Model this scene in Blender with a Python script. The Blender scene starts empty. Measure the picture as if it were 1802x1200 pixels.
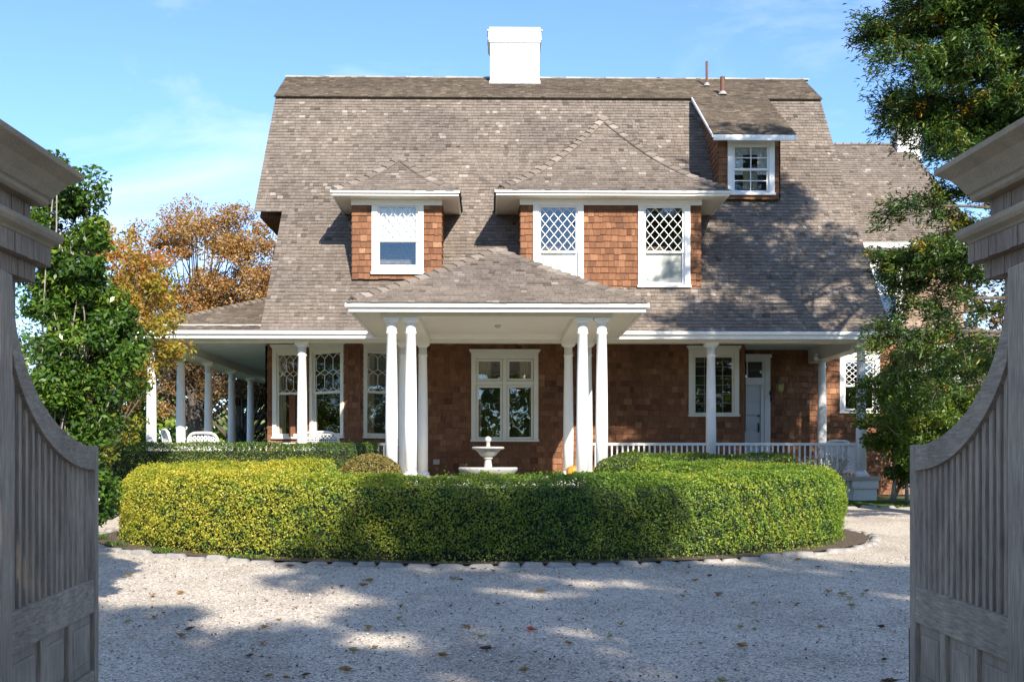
import bpy, math, random
import numpy as np
from mathutils import Vector, Matrix
R = math.radians
random.seed(7)
rng = np.random.default_rng(11)
sc = bpy.context.scene
col = sc.collection

# ------------------------------------------------------------------ camera, sky, sun, exposure
EYE = 0.84
cam_d = bpy.data.cameras.new("camera")
cam = bpy.data.objects.new("camera", cam_d); col.objects.link(cam)
cam.location = (0, 0, EYE); cam.rotation_euler = (R(90), 0, 0)
cam_d.sensor_width = 36.0; cam_d.lens = 36.0 * 2200 / 1802
cam_d.shift_y = 215.0 / 1802; cam_d.shift_x = 0.0
cam_d.clip_start = 0.05; cam_d.clip_end = 2000
sc.camera = cam

SUN_TO = Vector((0.32, -1.0, 0.60)).normalized()          # towards the sun
world = bpy.data.worlds.new("World"); sc.world = world; world.use_nodes = True
wn = world.node_tree.nodes; wl = world.node_tree.links
for n in list(wn): wn.remove(n)
w_out = wn.new('ShaderNodeOutputWorld'); w_bg = wn.new('ShaderNodeBackground')
sky = wn.new('ShaderNodeTexSky'); sky.sky_type = 'NISHITA'; sky.sun_disc = False
sky.sun_elevation = math.asin(SUN_TO.z); sky.sun_rotation = math.atan2(SUN_TO.x, SUN_TO.y)
sky.air_density = 1.0; sky.dust_density = 0.0; sky.ozone_density = 5.0; sky.altitude = 2500
w_bg.inputs['Strength'].default_value = 0.122
# thin wispy clouds in the sky
geo = wn.new('ShaderNodeTexCoord')
mp = wn.new('ShaderNodeMapping'); mp.inputs['Scale'].default_value = (1.6, 1.6, 5.5); mp.inputs['Rotation'].default_value = (R(8), R(14), R(25))
nz = wn.new('ShaderNodeTexNoise'); nz.inputs['Scale'].default_value = 1.9; nz.inputs['Detail'].default_value = 9; nz.inputs['Roughness'].default_value = 0.58; nz.inputs['Distortion'].default_value = 0.6
cr = wn.new('ShaderNodeValToRGB'); cr.color_ramp.elements[0].position = 0.46; cr.color_ramp.elements[1].position = 0.80
cr.color_ramp.elements[0].color = (0, 0, 0, 1); cr.color_ramp.elements[1].color = (0.75, 0.75, 0.75, 1)
mx = wn.new('ShaderNodeMixRGB'); mx.inputs['Color2'].default_value = (4.6, 4.9, 5.2, 1)
wl.new(geo.outputs['Generated'], mp.inputs['Vector']); wl.new(mp.outputs['Vector'], nz.inputs['Vector'])
wl.new(nz.outputs['Fac'], cr.inputs['Fac']); wl.new(cr.outputs['Color'], mx.inputs['Fac'])
wl.new(sky.outputs['Color'], mx.inputs['Color1']); wl.new(mx.outputs['Color'], w_bg.inputs['Color'])
wl.new(w_bg.outputs['Background'], w_out.inputs['Surface'])
sun_d = bpy.data.lights.new("sun", 'SUN'); sun = bpy.data.objects.new("sun", sun_d); col.objects.link(sun)
sun_d.energy = 4.0; sun_d.angle = R(0.5); sun_d.color = (1.0, 0.93, 0.82)
sun.rotation_euler = SUN_TO.to_track_quat('Z', 'Y').to_euler(); sun.location = (10, -30, 30)
sc.view_settings.view_transform = 'Standard'; sc.view_settings.look = 'None'
sc.view_settings.exposure = 1.25; sc.view_settings.gamma = 1.0; sc.view_settings.use_curve_mapping = False
sc.cycles.max_bounces = 8; sc.cycles.transparent_max_bounces = 12

# ------------------------------------------------------------------ materials
def new_mat(name):
    m = bpy.data.materials.new(name); m.use_nodes = True
    return m, m.node_tree.nodes, m.node_tree.links, m.node_tree.nodes['Principled BSDF']
def ramp(n, stops):
    r = n.new('ShaderNodeValToRGB'); e = r.color_ramp.elements
    while len(e) < len(stops): e.new(0.5)
    for i, (p, c) in enumerate(stops): e[i].position = p; e[i].color = (*c, 1)
    return r
def noise(n, l, scale, detail=4, vec=(1, 1, 1), rough=0.55, coord='Object', rot=(0, 0, 0)):
    tc = n.new('ShaderNodeTexCoord'); mp_ = n.new('ShaderNodeMapping'); mp_.inputs['Scale'].default_value = vec; mp_.inputs['Rotation'].default_value = rot
    t = n.new('ShaderNodeTexNoise'); t.inputs['Scale'].default_value = scale; t.inputs['Detail'].default_value = detail; t.inputs['Roughness'].default_value = rough
    l.new(tc.outputs[coord], mp_.inputs['Vector']); l.new(mp_.outputs['Vector'], t.inputs['Vector'])
    return t
def mixc(n, l, a, b, fac, mode='MULTIPLY'):
    m = n.new('ShaderNodeMixRGB'); m.blend_type = mode
    for s, v in (('Fac', fac), ('Color1', a), ('Color2', b)):
        if hasattr(v, 'is_linked') or isinstance(v, bpy.types.NodeSocket): l.new(v, m.inputs[s])
        elif isinstance(v, (int, float)): m.inputs[s].default_value = v
        else: m.inputs[s].default_value = (*v, 1)
    return m.outputs['Color']
def bump(n, l, h, strength, dist=0.01):
    b = n.new('ShaderNodeBump'); b.inputs['Strength'].default_value = strength; b.inputs['Distance'].default_value = dist
    l.new(h, b.inputs['Height']); return b.outputs['Normal']

def mat_shingle(name, stops, streak=0.5, tint=None):
    m, n, l, p = new_mat(name)
    at = n.new('ShaderNodeAttribute'); at.attribute_name = 'rnd'
    r = ramp(n, stops); l.new(at.outputs['Fac'], r.inputs['Fac'])
    g = noise(n, l, 26, 4, (1.6, 1.6, 0.22)); gr = ramp(n, [(0.25, (0.55, 0.55, 0.55)), (0.75, (1.25, 1.22, 1.2))]); l.new(g.outputs['Fac'], gr.inputs['Fac'])
    c = mixc(n, l, r.outputs['Color'], gr.outputs['Color'], streak)
    b = noise(n, l, 0.55, 5); br = ramp(n, [(0.3, (0.72, 0.70, 0.70)), (0.7, (1.15, 1.13, 1.1))]); l.new(b.outputs['Fac'], br.inputs['Fac'])
    c = mixc(n, l, c, br.outputs['Color'], 0.9)
    l.new(c, p.inputs['Base Color']); p.inputs['Roughness'].default_value = 0.85; p.inputs['Specular IOR Level'].default_value = 0.25
    l.new(bump(n, l, g.outputs['Fac'], 0.35, 0.01), p.inputs['Normal'])
    return m
M = {}
M['roof'] = mat_shingle('weathered_roof_shingle', [(0.0, (0.095, 0.077, 0.062)), (0.35, (0.178, 0.149, 0.124)), (0.75, (0.240, 0.205, 0.174)), (1.0, (0.37, 0.325, 0.285))], 0.75)
M['roof_dark'] = mat_shingle('mossy_roof_shingle', [(0.0, (0.07, 0.055, 0.042)), (0.5, (0.135, 0.108, 0.082)), (1.0, (0.24, 0.20, 0.155))])
M['wallsh'] = mat_shingle('cedar_wall_shingle', [(0.0, (0.105, 0.052, 0.030)), (0.4, (0.198, 0.092, 0.049)), (0.75, (0.27, 0.131, 0.070)), (1.0, (0.38, 0.215, 0.118))], 0.75)
M['wall_grey'] = mat_shingle('sun_bleached_wall_shingle', [(0.0, (0.14, 0.10, 0.075)), (0.5, (0.27, 0.19, 0.14)), (1.0, (0.38, 0.30, 0.24))], 0.6)

def mat_paint(name, c, rough=0.45, var=0.06):
    m, n, l, p = new_mat(name)
    g = noise(n, l, 3.0, 5); r = ramp(n, [(0.3, tuple(x * (1 - var) for x in c)), (0.7, c)]); l.new(g.outputs['Fac'], r.inputs['Fac'])
    l.new(r.outputs['Color'], p.inputs['Base Color']); p.inputs['Roughness'].default_value = rough
    return m
M['white'] = mat_paint('white_paint', (0.80, 0.79, 0.76))
M['cream'] = mat_paint('cream_paint', (0.72, 0.69, 0.60))
M['ceil'] = mat_paint('pale_blue_green_ceiling_paint', (0.50, 0.60, 0.57))
M['floor'] = mat_paint('grey_porch_floor', (0.52, 0.49, 0.42), 0.6)
M['door'] = mat_paint('grey_door_paint', (0.60, 0.63, 0.64))
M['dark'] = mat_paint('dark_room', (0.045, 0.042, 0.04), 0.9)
M['black'] = mat_paint('black_iron', (0.02, 0.02, 0.022), 0.4)
M['rust'] = mat_paint('rusty_pipe', (0.16, 0.07, 0.045), 0.7, 0.4)
M['lead'] = mat_paint('grey_lead', (0.30, 0.30, 0.29), 0.6)
M['orange'] = mat_paint('pumpkin_skin', (0.75, 0.26, 0.03), 0.5, 0.2)
M['stem'] = mat_paint('pumpkin_stem', (0.16, 0.13, 0.05), 0.8, 0.3)
M['wicker'] = mat_paint('white_wicker', (0.76, 0.75, 0.72), 0.6)
M['brass'] = mat_paint('dull_brass', (0.22, 0.17, 0.07), 0.4, 0.3)
M['amber'] = mat_paint('lantern_amber_glass', (0.45, 0.40, 0.15), 0.2, 0.2)
def mat_chimney():
    m, n, l, p = new_mat('white_painted_brick')
    tc = n.new('ShaderNodeTexCoord'); mp_ = n.new('ShaderNodeMapping'); mp_.inputs['Rotation'].default_value = (R(90), 0, 0)
    b = n.new('ShaderNodeTexBrick'); b.inputs['Scale'].default_value = 1.0; b.inputs['Brick Width'].default_value = 0.21; b.inputs['Row Height'].default_value = 0.07; b.inputs['Mortar Size'].default_value = 0.006
    b.inputs['Color1'].default_value = (.83, .82, .79, 1); b.inputs['Color2'].default_value = (.78, .77, .74, 1); b.inputs['Mortar'].default_value = (.7, .69, .67, 1)
    l.new(tc.outputs['Object'], mp_.inputs['Vector']); l.new(mp_.outputs['Vector'], b.inputs['Vector'])
    l.new(b.outputs['Color'], p.inputs['Base Color']); p.inputs['Roughness'].default_value = 0.7
    inv = n.new('ShaderNodeInvert'); l.new(b.outputs['Fac'], inv.inputs['Color']); l.new(bump(n, l, inv.outputs['Color'], 0.7, 0.008), p.inputs['Normal'])
    return m
M['chimney'] = mat_chimney()
def mat_glass():
    m, n, l, p = new_mat('window_glass'); n.remove(p)
    out = n['Material Output']; tr = n.new('ShaderNodeBsdfTransparent'); tr.inputs['Color'].default_value = (0.965, 0.975, 0.965, 1)
    gl = n.new('ShaderNodeBsdfGlossy'); gl.inputs['Roughness'].default_value = 0.015
    fr = n.new('ShaderNodeFresnel'); fr.inputs['IOR'].default_value = 1.5
    ad = n.new('ShaderNodeMath'); ad.operation = 'ADD'; ad.inputs[1].default_value = 0.045; ad.use_clamp = True
    w = noise(n, l, 1.8, 2); bn = bump(n, l, w.outputs['Fac'], 0.10, 0.02); l.new(bn, gl.inputs['Normal'])
    mxs = n.new('ShaderNodeMixShader'); l.new(fr.outputs['Fac'], ad.inputs[0]); l.new(ad.outputs[0], mxs.inputs['Fac'])
    l.new(tr.outputs[0], mxs.inputs[1]); l.new(gl.outputs[0], mxs.inputs[2]); l.new(mxs.outputs[0], out.inputs['Surface'])
    return m
M['glass'] = mat_glass()
def mat_curtain(name, c):
    m, n, l, p = new_mat(name)
    g = noise(n, l, 22, 3, (1.0, 1.0, 0.05)); r = ramp(n, [(0.3, tuple(x * .8 for x in c)), (0.65, c)]); l.new(g.outputs['Fac'], r.inputs['Fac'])
    l.new(r.outputs['Color'], p.inputs['Base Color']); p.inputs['Roughness'].default_value = 0.9
    l.new(bump(n, l, g.outputs['Fac'], 0.5, 0.03), p.inputs['Normal']); return m
M['curtain'] = mat_curtain('white_curtain', (0.80, 0.79, 0.75))
M['blind'] = mat_paint('white_roller_blind', (0.88, 0.875, 0.85), 0.8, 0.03)
M['drape'] = mat_curtain('beige_drape', (0.42, 0.36, 0.24))
def mat_wood(name, vec, c0=(0.13, 0.115, 0.10), c1=(0.36, 0.33, 0.295)):
    m, n, l, p = new_mat(name)
    g = noise(n, l, 24, 9, vec, 0.72); r = ramp(n, [(0.28, c0), (0.72, c1)]); l.new(g.outputs['Fac'], r.inputs['Fac'])
    b = noise(n, l, 2.2, 4); br = ramp(n, [(0.3, (0.68, 0.66, 0.64)), (0.7, (1.15, 1.12, 1.08))]); l.new(b.outputs['Fac'], br.inputs['Fac'])
    l.new(mixc(n, l, r.outputs['Color'], br.outputs['Color'], 0.9), p.inputs['Base Color']); p.inputs['Roughness'].default_value = 0.8; p.inputs['Specular IOR Level'].default_value = 0.3
    l.new(bump(n, l, g.outputs['Fac'], 0.45, 0.006), p.inputs['Normal']); return m
M['wood_v'] = mat_wood('weathered_teak_upright', (3, 3, 0.22), (0.16, 0.125, 0.095), (0.51, 0.42, 0.33))
M['wood_h'] = mat_wood('weathered_teak_rail', (3, 0.25, 3), (0.16, 0.125, 0.095), (0.51, 0.42, 0.33))
M['pillar'] = mat_wood('weathered_pillar_board', (2.5, 2.5, 0.4), (0.15, 0.11, 0.083), (0.38, 0.29, 0.225))
M['crown'] = mat_wood('lichened_crown_moulding', (5, 5, 5), (0.22, 0.165, 0.105), (0.50, 0.40, 0.28))
M['stone'] = mat_wood('grey_kerb_stone', (1.5, 1.5, 1.5), (0.21, 0.20, 0.185), (0.42, 0.40, 0.37))
M['concrete'] = mat_wood('cast_stone', (1, 1, 1), (0.34, 0.33, 0.305), (0.56, 0.54, 0.50))
def mat_bark(name, c0, c1):
    m, n, l, p = new_mat(name)
    g = noise(n, l, 9, 6, (3, 3, 0.6)); r = ramp(n, [(0.3, c0), (0.7, c1)]); l.new(g.outputs['Fac'], r.inputs['Fac']); l.new(r.outputs['Color'], p.inputs['Base Color'])
    p.inputs['Roughness'].default_value = 0.9; l.new(bump(n, l, g.outputs['Fac'], 0.8, 0.02), p.inputs['Normal']); return m
M['bark'] = mat_bark('brown_bark', (0.05, 0.037, 0.028), (0.15, 0.12, 0.095))
M['bark_pale'] = mat_bark('pale_grey_bark', (0.17, 0.145, 0.12), (0.36, 0.33, 0.29))
def mat_leaf(name, stops, trans=0.35, gloss=0.45):
    m, n, l, p = new_mat(name)
    at = n.new('ShaderNodeAttribute'); at.attribute_name = 'rnd'; r = ramp(n, stops); l.new(at.outputs['Fac'], r.inputs['Fac'])
    l.new(r.outputs['Color'], p.inputs['Base Color']); p.inputs['Roughness'].default_value = gloss; p.inputs['Specular IOR Level'].default_value = 0.4
    t = n.new('ShaderNodeBsdfTranslucent'); tc = mixc(n, l, r.outputs['Color'], (1.25, 1.15, 0.45), 1.0); l.new(tc, t.inputs['Color'])
    mxs = n.new('ShaderNodeMixShader'); mxs.inputs['Fac'].default_value = trans
    l.new(p.outputs[0], mxs.inputs[1]); l.new(t.outputs[0], mxs.inputs[2]); l.new(mxs.outputs[0], n['Material Output'].inputs['Surface']); return m
M['hedge'] = mat_leaf('box_hedge_leaf', [(0, (0.05, 0.11, 0.016)), (0.35, (0.15, 0.26, 0.03)), (0.7, (0.36, 0.37, 0.035)), (1, (0.58, 0.49, 0.06))])
M['hedge_green'] = mat_leaf('green_box_leaf', [(0, (0.03, 0.07, 0.012)), (0.5, (0.09, 0.155, 0.02)), (1, (0.24, 0.29, 0.045))])
M['hedge_gold'] = mat_leaf('bronzed_box_leaf', [(0, (0.10, 0.10, 0.02)), (0.5, (0.24, 0.19, 0.045)), (1, (0.38, 0.29, 0.10))])
M['cedar'] = mat_leaf('cedar_spray', [(0, (0.018, 0.048, 0.016)), (0.5, (0.06, 0.125, 0.026)), (0.85, (0.20, 0.25, 0.04)), (1, (0.45, 0.25, 0.03))], 0.25)
M['dark_leaf'] = mat_leaf('glossy_dark_leaf', [(0, (0.03, 0.07, 0.014)), (0.55, (0.08, 0.16, 0.022)), (1, (0.24, 0.33, 0.04))], 0.35, 0.3)
M['autumn'] = mat_leaf('autumn_leaf', [(0, (0.20, 0.10, 0.035)), (0.5, (0.38, 0.21, 0.07)), (0.8, (0.47, 0.29, 0.11)), (1, (0.36, 0.33, 0.09))])
M['yellowing'] = mat_leaf('yellowing_leaf', [(0, (0.11, 0.15, 0.02)), (0.4, (0.26, 0.26, 0.03)), (0.75, (0.42, 0.28, 0.05)), (1, (0.46, 0.17, 0.06))], 0.45)
M['copper'] = mat_leaf('copper_leaf', [(0, (0.045, 0.03, 0.02)), (0.5, (0.13, 0.08, 0.035)), (1, (0.28, 0.18, 0.06))])
M['green'] = mat_leaf('fresh_green_leaf', [(0, (0.05, 0.10, 0.014)), (0.5, (0.12, 0.19, 0.02)), (1, (0.26, 0.30, 0.04))])
M['yew'] = mat_leaf('dark_yew_needle', [(0, (0.012, 0.025, 0.012)), (1, (0.035, 0.06, 0.025))], 0.15)
M['core'] = mat_bark('core_shade', (0.008, 0.011, 0.004), (0.022, 0.024, 0.009))  # near black: the shade deep between the leaves put into the colour
M['dry'] = mat_leaf('fallen_leaf_brown', [(0, (0.12, 0.065, 0.03)), (0.5, (0.27, 0.14, 0.05)), (1, (0.42, 0.30, 0.12))], 0.15)
M['dry_dark'] = mat_leaf('fallen_leaf_dark', [(0, (0.05, 0.03, 0.02)), (1, (0.13, 0.08, 0.045))], 0.1)
M['dry_pale'] = mat_leaf('fallen_leaf_pale', [(0, (0.26, 0.21, 0.10)), (1, (0.42, 0.37, 0.18))], 0.15)
M['red_leaf'] = mat_leaf('fallen_leaf_red', [(0, (0.5, 0.06, 0.03)), (1, (0.6, 0.12, 0.05))], 0.15)
def mat_gravel():
    m, n, l, p = new_mat('pale_gravel')
    tc = n.new('ShaderNodeTexCoord'); v = n.new('ShaderNodeTexVoronoi'); v.inputs['Scale'].default_value = 58; l.new(tc.outputs['Object'], v.inputs['Vector'])
    sp = n.new('ShaderNodeSeparateColor'); l.new(v.outputs['Color'], sp.inputs['Color'])
    r = ramp(n, [(0.0, (0.24, 0.195, 0.15)), (0.25, (0.60, 0.51, 0.40)), (0.7, (0.80, 0.69, 0.555)), (1.0, (0.90, 0.82, 0.70))]); l.new(sp.outputs['Red'], r.inputs['Fac'])
    e = ramp(n, [(0.0, (1, 1, 1)), (0.75, (0.8, 0.8, 0.8)), (1.0, (0.42, 0.41, 0.4))]); l.new(v.outputs['Distance'], e.inputs['Fac'])
    e.color_ramp.elements[1].position = 0.45; e.color_ramp.elements[2].position = 0.8
    c = mixc(n, l, r.outputs['Color'], e.outputs['Color'], 0.8)
    b = noise(n, l, 1.1, 8, (1.0, 0.55, 1), rough=0.7); br = ramp(n, [(0.32, (0.66, 0.64, 0.62)), (0.55, (0.98, 0.97, 0.96)), (0.75, (1.08, 1.06, 1.04))]); l.new(b.outputs['Fac'], br.inputs['Fac'])
    c = mixc(n, l, c, br.outputs['Color'], 1.0)
    l.new(c, p.inputs['Base Color']); p.inputs['Roughness'].default_value = 0.9
    l.new(bump(n, l, v.outputs['Distance'], -0.9, 0.012), p.inputs['Normal']); return m
M['gravel'] = mat_gravel()
def mat_pebble():
    m, n, l, p = new_mat('pebble'); at = n.new('ShaderNodeAttribute'); at.attribute_name = 'rnd'
    r = ramp(n, [(0, (0.17, 0.15, 0.13)), (0.4, (0.52, 0.46, 0.39)), (1, (0.86, 0.79, 0.70))]); l.new(at.outputs['Fac'], r.inputs['Fac']); l.new(r.outputs['Color'], p.inputs['Base Color']); p.inputs['Roughness'].default_value = 0.85; return m
M['pebble'] = mat_pebble()
def mat_soil(name, a, b_):
    m, n, l, p = new_mat(name); g = noise(n, l, 24, 6, rough=0.7); r = ramp(n, [(0.3, a), (0.7, b_)]); l.new(g.outputs['Fac'], r.inputs['Fac']); l.new(r.outputs['Color'], p.inputs['Base Color'])
    p.inputs['Roughness'].default_value = 0.95; l.new(bump(n, l, g.outputs['Fac'], 1.0, 0.03), p.inputs['Normal']); return m
M['soil'] = mat_soil('mulch', (0.05, 0.033, 0.022), (0.17, 0.115, 0.08))
M['lawn'] = mat_soil('lawn', (0.035, 0.065, 0.014), (0.085, 0.13, 0.03))
M['grass'] = mat_leaf('grass_blade', [(0, (0.04, 0.09, 0.015)), (1, (0.12, 0.19, 0.035))])

# ------------------------------------------------------------------ mesh helpers
BASE = {}                                                # world origin of every parent
def base_of(o): return BASE.get(o.name, Vector((0, 0, 0))) if o else Vector((0, 0, 0))
def link(name, me, mat, parent, smooth=False):
    if mat: me.materials.append(M[mat])
    if smooth: me.polygons.foreach_set('use_smooth', [True] * len(me.polygons))
    o = bpy.data.objects.new(name, me); col.objects.link(o)
    if parent: o.parent = parent; BASE[o.name] = base_of(parent)
    return o
def set_rnd(me, r):
    a = me.attributes.new('rnd', 'FLOAT', 'FACE'); a.data.foreach_set('value', np.asarray(r, dtype=np.float32))
class MB:
    def __init__(s): s.v = []; s.f = []; s.r = []
    def face(s, pts, r=0.5):
        i = len(s.v); s.v += [tuple(p) for p in pts]; s.f.append(tuple(range(i, i + len(pts)))); s.r.append(r)
    def hexa(s, P, r=0.5):                                # 8 corners: bottom loop 0-3, top loop 4-7
        i = len(s.v); s.v += [tuple(p) for p in P]
        for q in ((3, 2, 1, 0), (4, 5, 6, 7), (0, 1, 5, 4), (1, 2, 6, 5), (2, 3, 7, 6), (3, 0, 4, 7)):
            s.f.append(tuple(i + k for k in q)); s.r.append(r)
    def box(s, x0, x1, y0, y1, z0, z1, r=0.5):
        s.hexa([(x0, y0, z0), (x1, y0, z0), (x1, y1, z0), (x0, y1, z0), (x0, y0, z1), (x1, y0, z1), (x1, y1, z1), (x0, y1, z1)], r)
    def fbox(s, fr, a0, a1, d0, d1, z0, z1, r=0.5):       # box in a wall frame
        P = lambda a, d, z: fpt(fr, a, d, z)
        s.hexa([P(a0, d0, z0), P(a1, d0, z0), P(a1, d1, z0), P(a0, d1, z0), P(a0, d0, z1), P(a1, d0, z1), P(a1, d1, z1), P(a0, d1, z1)], r)
    def bar(s, p, q, w, t, up, r=0.5):                    # flat bar p-q, width w across, thickness t along up
        p = Vector(p); q = Vector(q); u = (q - p).normalized(); up = Vector(up); n = u.cross(up).normalized() * (w / 2); k = up.normalized() * t
        s.hexa([p - n, p + n, q + n, q - n, p - n + k, p + n + k, q + n + k, q - n + k], r)
    def tube(s, pts, rad, n=8, r=0.5, cap=True):
        pts = [Vector(p) for p in pts]; i0 = len(s.v); prev = None
        for k, p in enumerate(pts):
            d = (pts[min(k + 1, len(pts) - 1)] - pts[max(k - 1, 0)]).normalized()
            if prev is None: prev = d.orthogonal().normalized()
            x = (prev - d * prev.dot(d)); x = x.normalized() if x.length > 1e-6 else d.orthogonal().normalized(); prev = x; y = d.cross(x)
            rr = rad[k] if isinstance(rad, (list, tuple)) else rad
            for j in range(n):
                a = 2 * math.pi * j / n; s.v.append(tuple(p + (x * math.cos(a) + y * math.sin(a)) * rr))
        for k in range(len(pts) - 1):
            for j in range(n):
                a = i0 + k * n + j; b = i0 + k * n + (j + 1) % n; s.f.append((a, b, b + n, a + n)); s.r.append(r)
        if cap:
            s.f.append(tuple(i0 + j for j in reversed(range(n)))); s.r.append(r)
            s.f.append(tuple(i0 + (len(pts) - 1) * n + j for j in range(n))); s.r.append(r)
    def lathe(s, prof, c=(0, 0, 0), n=24, sq=False, r=0.5):   # prof (radius, z); sq: square section
        i0 = len(s.v); n = 4 if sq else n
        for (rr, z) in prof:
            for j in range(n):
                a = 2 * math.pi * (j + (0.5 if sq else 0)) / n; k = rr * (math.sqrt(2) if sq else 1)
                s.v.append((c[0] + k * math.cos(a), c[1] + k * math.sin(a), c[2] + z))
        for k in range(len(prof) - 1):
            for j in range(n):
                a = i0 + k * n + j; b = i0 + k * n + (j + 1) % n; s.f.append((a, b, b + n, a + n)); s.r.append(r)
        s.f.append(tuple(i0 + j for j in reversed(range(n)))); s.r.append(r)
        s.f.append(tuple(i0 + (len(prof) - 1) * n + j for j in range(n))); s.r.append(r)
    def build(s, name, mat, parent=None, smooth=False, bevel=0):
        b = base_of(parent); me = bpy.data.meshes.new(name)
        me.from_pydata([(x - b.x, y - b.y, z - b.z) for x, y, z in s.v], [], s.f); set_rnd(me, s.r); me.update()
        o = link(name, me, mat, parent, smooth)
        if bevel:
            m = o.modifiers.new('bevel', 'BEVEL'); m.width = bevel; m.segments = 2; m.limit_method = 'ANGLE'
        return o
def np_build(name, V, F, rnd, mat, parent=None):         # V (n,3), F (m,4)
    b = base_of(parent); V = V - np.array(b)[None, :]
    me = bpy.data.meshes.new(name); k = F.shape[1]
    me.vertices.add(len(V)); me.vertices.foreach_set('co', V.astype(np.float32).ravel())
    me.loops.add(F.size); me.loops.foreach_set('vertex_index', F.astype(np.int32).ravel())
    me.polygons.add(len(F)); me.polygons.foreach_set('loop_start', np.arange(0, F.size, k, dtype=np.int32))
    set_rnd(me, rnd); me.update(calc_edges=True); me.validate()
    return link(name, me, mat, parent)
def leaves(name, P, N, size, mat, parent, aspect=0.5, rnd=None, fold=0.25, T=None):
    n = len(P); size = np.broadcast_to(size, (n,))[:, None]
    N = N / (np.linalg.norm(N, axis=1, keepdims=True) + 1e-9)
    if T is None: T = rng.normal(size=(n, 3))
    T = T - N * (T * N).sum(1, keepdims=True); T /= (np.linalg.norm(T, axis=1, keepdims=True) + 1e-9); B = np.cross(N, T)
    h = size * aspect * 0.5
    V = np.stack([P - T * size * 0.5, P + B * h + N * size * fold * 0.3, P + T * size * 0.5 - N * size * fold * 0.4, P - B * h + N * size * fold * 0.3], 1).reshape(-1, 3)
    F = np.arange(n * 4).reshape(-1, 4)
    return np_build(name, V, F, rng.random(n) if rnd is None else np.clip(rnd, 0, 1), mat, parent)
def empty(name, loc, label=None, cat=None, group=None, kind=None):
    o = bpy.data.objects.new(name, None); col.objects.link(o); o.location = loc; o.empty_display_size = 0.2; BASE[o.name] = Vector(loc)
    return tag(o, label, cat, group, kind)
def tag(o, label=None, cat=None, group=None, kind=None):
    for k, v in (('label', label), ('category', cat), ('group', group), ('kind', kind)):
        if v: o[k] = v
    return o
def copy_tree(o, loc, parent=None):
    c = o.copy(); col.objects.link(c); c.location = loc
    if parent: c.parent = parent
    for ch in o.children:
        d = ch.copy(); col.objects.link(d); d.parent = c
        for g in ch.children:
            e = g.copy(); col.objects.link(e); e.parent = d
    return c
def gz(y):                                               # the drive climbs gently from gate to house
    return -0.72 * (1 - min(1, max(0, (y - 7) / 19.0)))
def gzn(y): return -0.72 * (1 - np.clip((y - 7) / 19.0, 0, 1))
# frames: (origin, along, into the wall)
def fpt(fr, a, d, z): O, A, D = fr; return Vector((O[0] + A[0] * a + D[0] * d, O[1] + A[1] * a + D[1] * d, O[2] + z))
FX = ((0, 0, 0), (1, 0), (0, 1))
def front(y): return ((0, y, 0), (1, 0), (0, 1))

# ------------------------------------------------------------------ shingles
def shingle_face(mb, fr, prof, spans, e, wr=(0.09, 0.2), t=0.014, jit=0.006, lone=None, pick=None, deck=True, s0=0.0):
    """prof: list of (d, z) up the slope. spans(s, d, z) -> [(a0, a1)]. Wedge shingles in courses."""
    L = [0]
    for (d0, z0), (d1, z1) in zip(prof, prof[1:]): L.append(L[-1] + math.hypot(d1 - d0, z1 - z0))
    def at(s):
        s = min(max(s, 0), L[-1])
        for k in range(len(prof) - 1):
            if s <= L[k + 1] + 1e-9:
                f = (s - L[k]) / max(1e-9, L[k + 1] - L[k]); d0, z0 = prof[k]; d1, z1 = prof[k + 1]
                ux, uz = (d1 - d0), (z1 - z0); ll = math.hypot(ux, uz)
                return d0 + ux * f, z0 + uz * f, -uz / ll, ux / ll
    s = s0
    while s < L[-1] - 0.01:
        s1 = min(s + e, L[-1]); d0, z0, nd, nz_ = at(s); d1, z1, md, mz = at(s1)
        dm, zm, _, _ = at((s + s1) / 2); lo = spans(s, d0, z0); hi = spans(s1, d1, z1) ; mid = spans((s + s1) / 2, dm, zm)
        course = random.uniform(-.06, .06)
        for k, (a0, a1) in enumerate(mid):
            if a1 - a0 < 0.01: continue
            if deck: mb.face([fpt(fr, a0, d0, z0), fpt(fr, a1, d0, z0), fpt(fr, a1, d1, z1), fpt(fr, a0, d1, z1)], 0.05)
            a = a0
            while a < a1 - 1e-4:
                w = random.uniform(*wr); b = a + w
                if a1 - b < wr[0] * 0.6: b = a1
                g = 0.0025; tt = t * random.uniform(0.75, 1.35); js = random.gauss(0, jit)
                if random.random() < 0.012: tt *= 1.9; js -= 0.012
                dd, zz, nd, nz_ = at(s)
                ux, uz = (d1 - d0), (z1 - z0); ll = math.hypot(ux, uz); sd, sz = d0 + ux / ll * js, z0 + uz / ll * js
                r = min(1, max(0, random.gauss(0.5, 0.125) + course + (random.uniform(.2, .4) if random.random() < 0.05 else 0) - (random.uniform(.15, .35) if random.random() < .06 else 0)))
                if lone is not None and pick and pick(a, b, s, zm): lone.append((fr, a + g, b - g, sd, sz, d1, z1, nd, nz_, tt, r))
                else: wedge(mb, fr, a + g, b - g, sd, sz, d1, z1, nd, nz_, tt, r)
                a = b
        s += e
def wedge(mb, fr, a0, a1, d0, z0, d1, z1, nd, nz_, t, r):
    P = lambda a, d, z: fpt(fr, a, d, z)
    i = len(mb.v); o = 0.003
    mb.v += [tuple(p) for p in (P(a0, d0 + nd * t, z0 + nz_ * t), P(a1, d0 + nd * t, z0 + nz_ * t), P(a1, d1 + nd * o, z1 + nz_ * o), P(a0, d1 + nd * o, z1 + nz_ * o), P(a0, d0, z0), P(a1, d0, z0))]
    for q in ((0, 1, 2, 3), (4, 5, 1, 0), (4, 0, 3), (5, 2, 1)): mb.f.append(tuple(i + k for k in q)); mb.r.append(r)
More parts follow.
